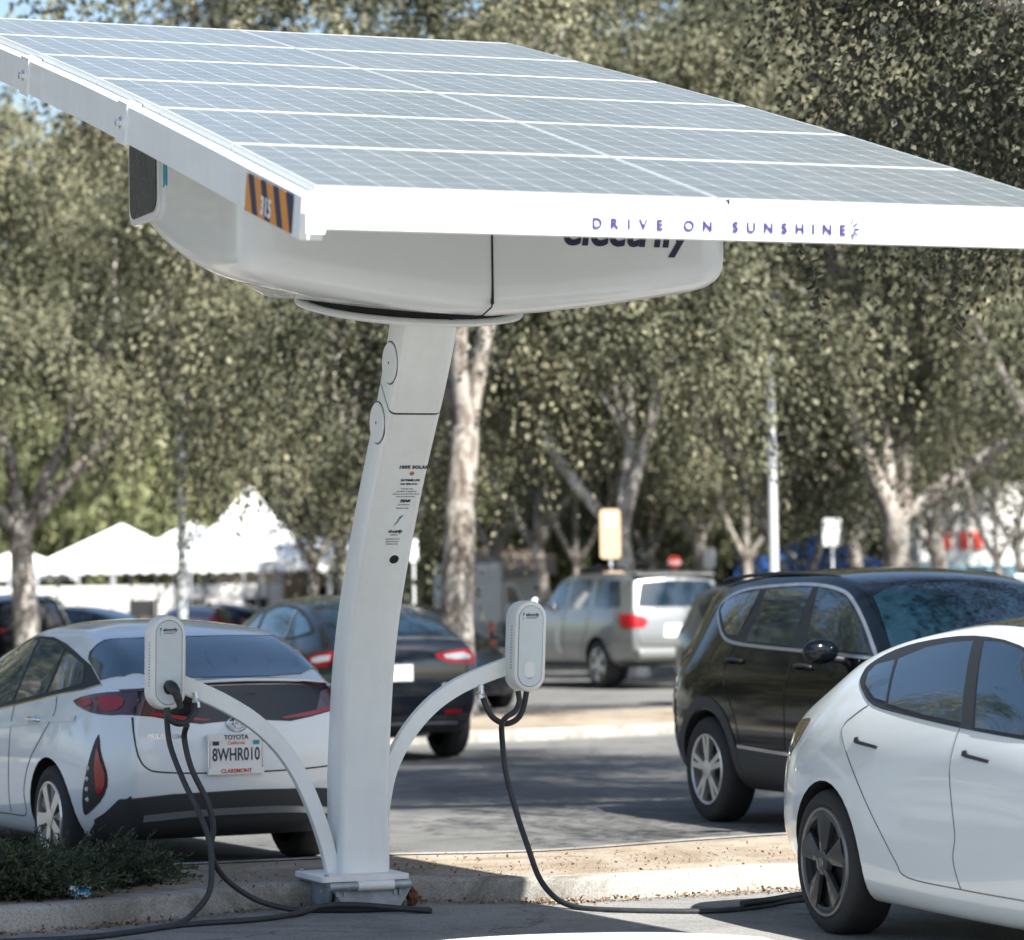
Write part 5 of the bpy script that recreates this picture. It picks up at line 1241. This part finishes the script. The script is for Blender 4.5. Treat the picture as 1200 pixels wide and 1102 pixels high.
# near tree outside the right edge whose boughs hang into the top right corner
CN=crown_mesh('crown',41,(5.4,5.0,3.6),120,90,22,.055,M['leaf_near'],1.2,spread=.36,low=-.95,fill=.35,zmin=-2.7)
tn=trunk_mesh('trunk',8,.3,3.6,[(170,45),(120,25),(30,30),(200,60)],9.5)
nt_root=tree(0,24.0,tn,CN,'near tree outside the right edge, dark drooping boughs in the top right corner',7.35,.3,1.0,group=None,x=7.6,dx=-.95)
c2=bpy.data.objects.new('crown',CN); link(c2,nt_root); c2.location=(-4.6,-.3,9.9); c2.rotation_euler=(0,0,2.0); c2.scale=(.95,.9,.7)  # second crown above the frame, added to widen the shade on the lane
g=np.random.default_rng(9)
for (x0,z0,x1,z1) in ((2.02,4.5,2.10,3.35),(1.98,4.6,1.94,3.9),(3.05,4.6,3.0,3.3),(3.3,4.8,3.32,3.9)):
    t=g.uniform(0,1,90)[:,None]; P=(np.concatenate([x0+(x1-x0)*t,22.6+g.normal(size=(90,1))*.02,z0+(z1-z0)*t],1)+g.normal(size=(90,3))*.02)
    D=g.normal(size=P.shape)*[1,1,.4]; D[:,2]-=.7; D/=np.linalg.norm(D,axis=1)[:,None]; W_=np.cross(D,g.normal(size=P.shape)); W_/=np.linalg.norm(W_,axis=1)[:,None]
    me=leafmesh('hanging_twig',P-np.array([7.6,24.0,0]),D*.075,W_*.018,g.uniform(0,.7,len(P)),M['leaf_near']); link(bpy.data.objects.new('hanging_twig',me),nt_root)
# unseen trees, at left and behind the camera, added for the cars to reflect
for i,(x,y,v,rz) in enumerate([(-13.5,37,0,1),(-18,44,1,2),(-23,51,2,3),(-29,58,3,4),(-36,66,0,5),(-16,31,1,6),(-22,38,2,2.5),(-29,46,3,1.5),(-36,54,0,2.2),(-25,66,1,.6),(22,-16,3,4),(31,-8,1,1),(16,-27,2,3),(30,-24,0,2),(40,-14,2,5),(4,-34,3,6)]):
    e=tree(0,y,tr_b,CR[v],'tree outside the picture, mirrored in the car windows',7.6,rz,1.1,x=x,group='trees outside the picture')
# ------------------------------------------------------------------ things farther back
def X(px,d): return (px-600)/3940*d
M['pole']=mat('grey lamp post paint',(.50,.52,.53),.5,noise=.05)
M['tent']=mat('white tent fabric',(.80,.81,.80),.7)
M['bluetent']=mat('blue tarpaulin',(.02,.09,.32),.5,noise=.3,nscale=1.5)
M['wallw']=mat('white rendered wall',(.72,.70,.66),.85,noise=.06,nscale=.6)
M['wallb']=mat('beige wall',(.45,.36,.28),.9,noise=.1,nscale=.6)
M['rooft']=mat('tan roof tiles',(.42,.32,.24),.9,noise=.2,nscale=3)
M['signo']=mat('orange board paint',(.66,.47,.29),.6)
M['signw']=mat('white sign paint',(.78,.80,.78),.5)
M['wood']=mat('brown timber',(.16,.10,.07),.8,noise=.3)
M['cyan']=mat('pale blue canvas',(.25,.48,.58),.6)
M['dark_in']=mat('dark doorway',(.02,.02,.022),.8)
def lamp(px,d,top,r,label,arm=True):
    e=empty('lamp_post',(X(px,d),d,0)); tag(e,label,'lamp post')
    b=MB(); b.tube([(0,0,0),(0,0,.5),(0,0,top)],[r*1.1,r*1.05,r*.8],14); b.build('post',M['pole'],e,smooth=50)
    b=MB(); b.lathe([(r*2.2,0),(r*2.2,.28),(r*1.6,.34),(r*1.1,.36)],16,close=False); b.build('footing',M['concrete'],e,smooth=30)
    b=MB(); b.lathe([(r*.8,top),(r*1.0,top+.02),(r*1.0,top+.07),(r*.5,top+.12),(0,top+.13)],14); b.build('post_cap',M['grey_steel'],e,smooth=40)
    return e
lamp(905,56,5.6,.085,'tall grey post right of the silver SUV, its top among the foliage')
lamp(212,60,5.35,.085,'tall grey lamp post in front of the white tents')
def sign(px,d,z0,z1,w,m,label,name='sign_board',cat='sign',r=.03,octa=False):
    e=empty(name,(X(px,d),d,0)); tag(e,label,cat)
    b=MB(); b.tube([(0,.03,0),(0,.03,z1-.05)],r,8); b.build('post',M['pole'],e,smooth=50)
    b=MB()
    if octa: 
        c=(z0+z1)/2; rr=(z1-z0)/2; b.prism([(rr*math.cos(R(22.5+45*k)),c+rr*math.sin(R(22.5+45*k))) for k in range(8)],-.012,0,'y')
    else: b.prism(rrect(-w/2,w/2,z0,z1,min(.06,w/5),3),-.012,0,'y')
    return e,b.build('board',m,e)
e,bd=sign(714,60,2.22,3.10,.36,M['signo'],'upright orange board on a thin post, left of the pale tree trunk')
b=MB(); b.prism(rrect(-.09,.09,2.80,3.02,.03,3),-.014,-.012,'y'); b.build('notice',M['signw'],bd)
sign(974,62,2.40,2.92,.36,M['signw'],'white sign board on a post above the roof of the black SUV')
sign(830,66,2.06,2.45,.24,M['signw'],'small white sign board left of the right lamp post')
sign(483,60,2.2,2.62,.17,M['signw'],'narrow white sign board peeping out right of the white column')
e,bd=sign(789,66,2.02,2.32,.3,M['red'],'small red octagonal stop sign above the roof of the silver SUV',name='stop_sign',octa=True)
text('sign_lettering','STOP',.11,M['signw'],bd,frame((0,-.014,2.13),(1,0,0),(0,0,1)),align='CENTER',bold=.002)
def tent(px,d,w,dep,eave,peak,label,style='hip',val=.35):
    e=empty('tent',(X(px,d),d,0)); tag(e,label,'tent')
    b=MB(); n=8; vs=[];h=w/2;q=dep/2
    if style=='peak':
        # high pole tent with a concave sweep
        rings=[];N=24
        for i in range(9):
            t=i/8; f=(1-t)
            z=eave+(peak-eave)*(t**1.55)
            rings.append([(h*f*c_,q*f*s_,z) for c_,s_ in square(N)])
        vs=[p for r in rings for p in r]
        b.add(vs,[(i*N+k,i*N+(k+1)%N,(i+1)*N+(k+1)%N,(i+1)*N+k) for i in range(8) for k in range(N)])
    else:
        rd=w*.0 if style=='hip' else w*.25
        b.add([(-h,-q,eave),(h,-q,eave),(h,q,eave),(-h,q,eave),(-rd,0,peak),(rd,0,peak)],[(0,1,5,4),(1,2,5),(2,3,4,5),(3,0,4)])
    # scalloped valance
    N=int(w/.35)
    for s,ax in ((-q,0),(q,0),(-h,1),(h,1)):
        L_=w if ax==0 else dep; N=int(L_/.4)
        for k in range(N):
            a0=-L_/2+L_*k/N; a1=a0+L_/N; am=(a0+a1)/2; zz=eave-val
            P=[(a0,eave),(a1,eave),(a1,zz+.06),(am,zz-.03),(a0,zz+.06)]
            b.add([(a,s,z) if ax==0 else (s,a,z) for a,z in P],[(0,1,2,3,4)])
    b.build('canopy',M['tent'],e,fix=True)
    for x in (-h,0,h):
        for y in (-q,q):
            c=MB(); c.tube([(x,y,0),(x,y,eave)],.045,8); c.build('leg',M['pole'],e)
    return e
def square(N):
    out=[]
    for k in range(N):
        t=k/N*4; s=int(t); f=t-s
        out.append([(-1+2*f,-1),(1,-1+2*f),(1-2*f,1),(-1,1-2*f)][s])
    return out
tent(142,110,4.9,5,2.75,4.05,'white tent with a low hipped roof, behind the left lamp post at its left','hip')
tent(22,112,3.2,5,2.6,3.3,'white tent partly hidden behind the thick left trunk','hip')
tent(292,112,5.6,6,2.75,5.35,'tall white tent rising to a sharp peak, right of the left lamp post','peak')
tent(226,121,5.2,6,2.9,4.35,'white tent roof half hidden behind the tall peaked tent','hip')
tent(388,116,4.0,6,2.75,3.6,'low white tent left of the column, behind the slim pale trunk','ridge')
# buildings
def block(name,label,px0,px1,d,h,m,dep=8,z0=0,cat='building'):
    x0,x1=X(px0,d),X(px1,d); e=empty(name,((x0+x1)/2,d,0)); tag(e,label,cat); w=(x1-x0)/2
    b=MB(); b.box(-w,w,0,dep,z0,h); b.build('wall',m,e); return e,w
e,w=block('low_building','long low white building under and behind the white tents',-40,330,118,2.05,M['wallw'])
for i,x in enumerate((-4.2,-2.6,.6,2.4,4.6)):
    b=MB(); b.box(x-.45,x+.45,-.05,-.003,.05 if i%2 else .8,1.55); b.build('door' if i%2 else 'window',M['dark_in'],e)
e,w=block('low_building','beige low building behind the tall peaked tent',250,420,119,2.45,M['wallb'])
for x in (-2.0,-.6,1.0,2.1):
    b=MB(); b.box(x-.4,x+.4,-.05,-.003,.3,1.9); b.build('window',M['dark_in'],e)
e,w=block('low_building','white low building with tan tiled roof, right of the mottled trunk',552,640,120,2.25,M['wallw'])
b=MB(); b.prism([(-.4,2.2),(4,3.3),(8.4,2.2)],-w-.3,w+.3,'x'); b.build('roof',M['rooft'],e)
e,w=block('long_wall','long pale wall far behind the silver SUV',600,900,150,3.6,mat('pale blue grey wall',(.50,.52,.56),.9),cat='wall')
e,w=block('shop_building','tall white building at the right with red lettering',1075,1260,150,6.2,M['wallw'])
b=MB()
for x in (-3.1,-2.5,-1.7,-1.1): b.box(x,x+.42,-.12,-.003,3.2,4.0)
b.build('red_sign_panel',M['red'],e)
b=MB(); b.box(-3.6,3.6,-1.2,-.003,1.9,2.5); b.build('awning',M['cyan'],e)
e,w=block('brown_building','dark brown low building behind the pale trunk and the stop sign',770,850,128,2.9,M['wood'])
# blue marquee
e=empty('blue_marquee',(X(950,118),118,0)); tag(e,'blue canvas marquee seen over the roof of the black SUV','tent')
b=MB(); b.box(-2.7,2.7,0,4,0,2.35); b.build('side_wall',M['bluetent'],e)
b=MB(); b.prism([(-2.8,2.35),(2.8,2.35),(.2,3.5)],-.1,4.1,'y'); b.build('canopy',M['bluetent'],e)
# white truck behind the mottled trunk
e=empty('box_truck',(X(556,100),100,0),R(0)); tag(e,'white box truck between the mottled trunk and the right charger','truck')
b=MB(); b.box(-1.25,.75,0,2.4,.7,2.5); b.build('cargo_box',M['signw'],e,bevel=.04)
b=MB(); b.prism([(.78,.5),(1.75,.5),(1.85,1.0),(1.45,1.25),(1.15,1.9),(.78,1.95)],.1,2.2,'y'); cb=b.build('cab',M['signw'],e,bevel=.05)
b=MB(); b.prism([(.9,1.3),(1.35,1.3),(1.12,1.8),(.9,1.82)],.08,.098,'y'); b.build('side_window',M['glass'],cb)
for x in (-.8,1.25):
    b=MB(); b.lathe([(.05,-.2),(.42,-.2),(.45,-.15),(.45,.1),(.42,.13),(.25,.12),(.1,.14),(0,.14)],24,T=Matrix.Translation((x,.05,.45))@Matrix.Rotation(R(90),4,'X')); b.build('wheel',M['tyre'],e,smooth=30)
for px,d,lab in ((573,70,'orange traffic cone left of the right charger'),):
    e=empty('traffic_cone',(X(px,d),d,0)); tag(e,lab,'cone')
    b=MB(); b.lathe([(.16,.04),(.12,.3),(.07,.8),(.03,1.05),(0,1.05)],18); b.build('cone',mat('orange plastic',(.75,.16,.04),.5),e,smooth=30)
    b=MB(); b.box(-.2,.2,-.2,.2,.0,.04); b.build('foot',M['black'],e)
# rail with yellow tape in the left background
e=empty('tape_barrier',(X(140,84),84,0)); tag(e,'yellow tape strung low in front of the white building at left','barrier')
b=MB(); b.box(-1.4,1.9,-.01,.01,.95,1.05); b.build('tape',mat('yellow tape',(.65,.50,.18),.6),e)
for x in (-1.4,.2,1.9): b=MB(); b.tube([(x,.02,0),(x,.02,1.1)],.03,8); b.build('post',M['wood'],e)
# people / clutter under the tents are only dark and coloured specks: folded tables
for px,d,w_,m_,lab in ((115,104,1.3,'black','dark folding table under the low hipped tent'),(182,104,1.1,'wood','brown folding table left of the left lamp post'),(262,105,1.2,'black','dark folding table under the tall peaked tent')):
    e=empty('folding_table',(X(px,d),d,0)); tag(e,lab,'table')
    b=MB(); b.box(-w_/2,w_/2,-.35,.35,.98,1.04); b.box(-w_/2,w_/2,-.36,-.35,.35,.98); b.build('table_top',M[m_],e)
    for x in (-w_/2+.06,w_/2-.06):
        for y in (-.3,.3): b=MB(); b.tube([(x,y,0),(x,y,.98)],.02,6); b.build('leg',M['pole'],e)
# --- more cars
more('suv',decor_suv,'dark SUV behind the thick left trunk','paint_black',22,62,0,110,1.0,name='parked_suv',cat='suv',chrome=False)
more('tesla',decor_tesla,'dark red car seen from behind, above the roof of the white hatchback','paint_red',222,84,0,86,.98)
more('tesla',decor_tesla,'dark saloon at far left between the black SUV and the dark red car','paint_black',128,78,0,150,1.0)
more('tesla',decor_tesla,'black saloon with red lamps right of the dark red car','paint_black',292,88,0,160,1.0)
more('tesla',decor_tesla,'dark blue saloon behind the mottled trunk','paint_blueblack',428,50.5,0,-65,1.02)
more('suv',decor_suv,'dark grey SUV mostly hidden behind the black SUV','paint_grey',878,48,0,-66,1.0,name='parked_suv',cat='suv',chrome=False)
more('big',decor_big,'white SUV at the right edge, behind the black SUV','paint_white',1262,49,0,-66,.95,name='parked_suv',cat='suv')
more('big',decor_big,'dark red pickup-height vehicle far behind the black SUV','paint_red',1118,66,0,178,.98,name='parked_suv',cat='suv')
# ------------------------------------------------------------------ foreground small things
e=empty('wheel_stop',(.27,14.88,0),R(4)); tag(e,'white rounded low concrete block at the bottom edge of the picture','wheel stop')
pts=[];
b=MB(); N=28; 
vs=[]
for i in range(N+1):
    t=-1+2*i/N; x=t*.88; hh=.155*(1-.28*abs(t)**2.4)*(1 if abs(t)<1 else 1)
    if abs(t)>.93: hh*=.9
    for y,z in ((-.10,0),(-.10,hh*.55),(-.075,hh*.9),(-.03,hh),(.03,hh),(.075,hh*.9),(.10,hh*.55),(.10,0)): vs.append((x,y,z))
b.add(vs,[(i*8+k,i*8+k+1,(i+1)*8+k+1,(i+1)*8+k) for i in range(N) for k in range(7)]+[tuple(range(8)),tuple(N*8+k for k in range(8))])
b.build('block',M['signw'],e,smooth=40)
KB=[o for o in bpy.data.objects if o.name=='kerb'][0]
for x,y,an in ((-.07,18.165,-4),(-1.80,17.42,50),(-2.35,16.95,30),(2.6,19.08,22)):
    T=Matrix.Translation((x,y,0))@Matrix.Rotation(R(an),4,'Z'); b=MB(); b.box(-.002,.002,-.003,.16,.0,.1312,T=T); b.build('kerb_joint',M['seam'],KB)
# juniper bush on the strip at left
def bush(loc,rx,ry,h,n,seed,label):
    g=np.random.default_rng(seed); P=[];D=[];T_=[]
    k=n
    a=g.uniform(0,2*np.pi,k); r=np.sqrt(g.uniform(0,1,k)); base=np.stack([r*np.cos(a)*rx*.8,r*np.sin(a)*ry*.8,g.uniform(0,.6,k)*h*(1-r*.6)],1)
    d=np.stack([np.cos(a)*(.4+r),np.sin(a)*(.4+r),g.uniform(.15,.9,k)],1)+g.normal(size=(k,3))*.3; d/=np.linalg.norm(d,axis=1)[:,None]
    L_=g.uniform(.14,.34,k); nl=44
    t=(np.arange(nl)+.5)/nl
    Pp=base[:,None,:]+d[:,None,:]*(L_[:,None]*t)[:,:,None]; Pp[:,:,2]+=-.10*(t**2)[None,:]*L_[:,None]*3*g.uniform(.2,1,k)[:,None]
    Pp=Pp.reshape(-1,3); n_=len(Pp); dd=np.repeat(d,nl,0)+g.normal(size=(n_,3))*.55; dd/=np.linalg.norm(dd,axis=1)[:,None]
    W_=np.cross(dd,g.normal(size=(n_,3))); W_/=np.linalg.norm(W_,axis=1)[:,None]; l=g.uniform(.018,.038,n_)
    tone=np.clip(np.repeat(g.normal(.4,.2,k),nl)+g.normal(0,.1,n_),0,1); Pp[:,2]=np.maximum(Pp[:,2],0)
    me=leafmesh('foliage',Pp,dd*l[:,None],W_*(l*.16)[:,None],tone,M['juniper'])
    e=empty('juniper_bush',loc); tag(e,label,'bush','low juniper bushes on the sandy strip'); link(bpy.data.objects.new('foliage',me),e)
    b=MB(); rnd=random.Random(seed)
    for _ in range(30):
        an=rnd.uniform(0,6.28); rr=rnd.uniform(.3,.85); b.tube(catmull([(0,0,0),(math.cos(an)*rx*rr*.5,math.sin(an)*ry*rr*.5,h*.25),(math.cos(an)*rx*rr,math.sin(an)*ry*rr,h*rnd.uniform(.3,.7))],4),[.010]*8+[.004],5)
    b.build('stem',M['wood'],e)
bush((-3.02,17.65,.12),.66,.50,.34,900,5,'dense low juniper bush at the left edge in front of the white hatchback')
bush((-2.42,18.25,.12),.52,.40,.22,620,6,'low juniper bush spreading right, below the bumper of the white hatchback')
bush((-2.55,17.50,.12),.36,.28,.26,420,7,'smaller front juniper clump above the kerb at left')
# crumpled wrapper
me=bpy.data.meshes.new('wrapper'); bm=bmesh.new(); bmesh.ops.create_icosphere(bm,subdivisions=3,radius=.045)
rg=random.Random(3)
for v in bm.verts: v.co=Vector((v.co.x*1.25,v.co.y*.7,v.co.z*.8))*rg.uniform(.62,1.25)
bm.to_mesh(me); bm.free(); mw,nt,bb=nodes('foil wrapper'); tc=nt.nodes.new('ShaderNodeTexCoord'); nn=noise(nt,tc.outputs['Object'],26,2); rr_=ramp(nt,nn.outputs['Fac'],[(.45,(.75,.78,.8)),(.53,(.02,.30,.55))]); nt.links.new(rr_.outputs['Color'],bb.inputs['Base Color']); bb.inputs['Roughness'].default_value=.3
me.materials.append(mw); o=bpy.data.objects.new('crumpled_wrapper',me); link(o); o.location=(-2.245,17.28,.165); tag(o,'crumpled white and blue wrapper lying beside the juniper at left','litter')
# rusty stub at the right end of the pedestal
me=bpy.data.meshes.new('rust'); bm=bmesh.new(); bmesh.ops.create_icosphere(bm,subdivisions=3,radius=.05)
for v in bm.verts: v.co=Vector((v.co.x*.75,v.co.y,v.co.z*1.5))*rg.uniform(.8,1.15)
bm.to_mesh(me); bm.free(); me.materials.append(M['rust']); o=bpy.data.objects.new('dead_leaf_heap',me); link(o); o.location=(-.565,17.95,.05); o.scale=(.8,.8,.75); tag(o,'rust brown heap of dead leaves against the right side of the pedestal','leaf heap')
# dry leaf litter along the gutter
def litter(name,pts,n,spread,seed,z=.004,size=.022):
    g=np.random.default_rng(seed); seg=g.integers(0,len(pts)-1,n); t=g.uniform(0,1,n); A=np.array(pts)
    P=A[seg]*(1-t)[:,None]+A[seg+1]*t[:,None]; P=np.concatenate([P+g.normal(size=(n,2))*spread,np.full((n,1),z)+g.uniform(0,.02,(n,1))],1)
    D=g.normal(size=(n,3))*[1,1,.45]; D/=np.linalg.norm(D,axis=1)[:,None]; W_=np.cross(D,g.normal(size=(n,3))+[0,0,2]); W_/=np.linalg.norm(W_,axis=1)[:,None]; l=size*g.uniform(.5,1.5,n)
    me=leafmesh(name,P,D*l[:,None],W_*(l*.32)[:,None],g.uniform(0,1,n),M['dry']); o=bpy.data.objects.new(name,me); link(o); o['kind']='stuff'; return o
M['dry']=leaf_mat('dry brown leaves',(.10,.05,.025),(.22,.13,.07),(.42,.32,.20),.1)
litter('leaf_litter',[(.05,17.98),(.3,17.98),(.95,18.22),(1.5,18.5)],700,.05,1)
litter('leaf_litter',[(-1.9,17.15),(-1.41,17.75),(-1.0,18.03),(-.5,18.1),(.05,18.0)],420,.04,2)
litter('leaf_litter',[(-2.6,16.65),(-2.2,16.95),(-1.9,17.2)],260,.05,4)
litter('leaf_litter',[(-1.9,18.2),(-.4,18.9),(.6,19.0),(1.6,19.6)],900,.42,3,z=.128,size=.018)
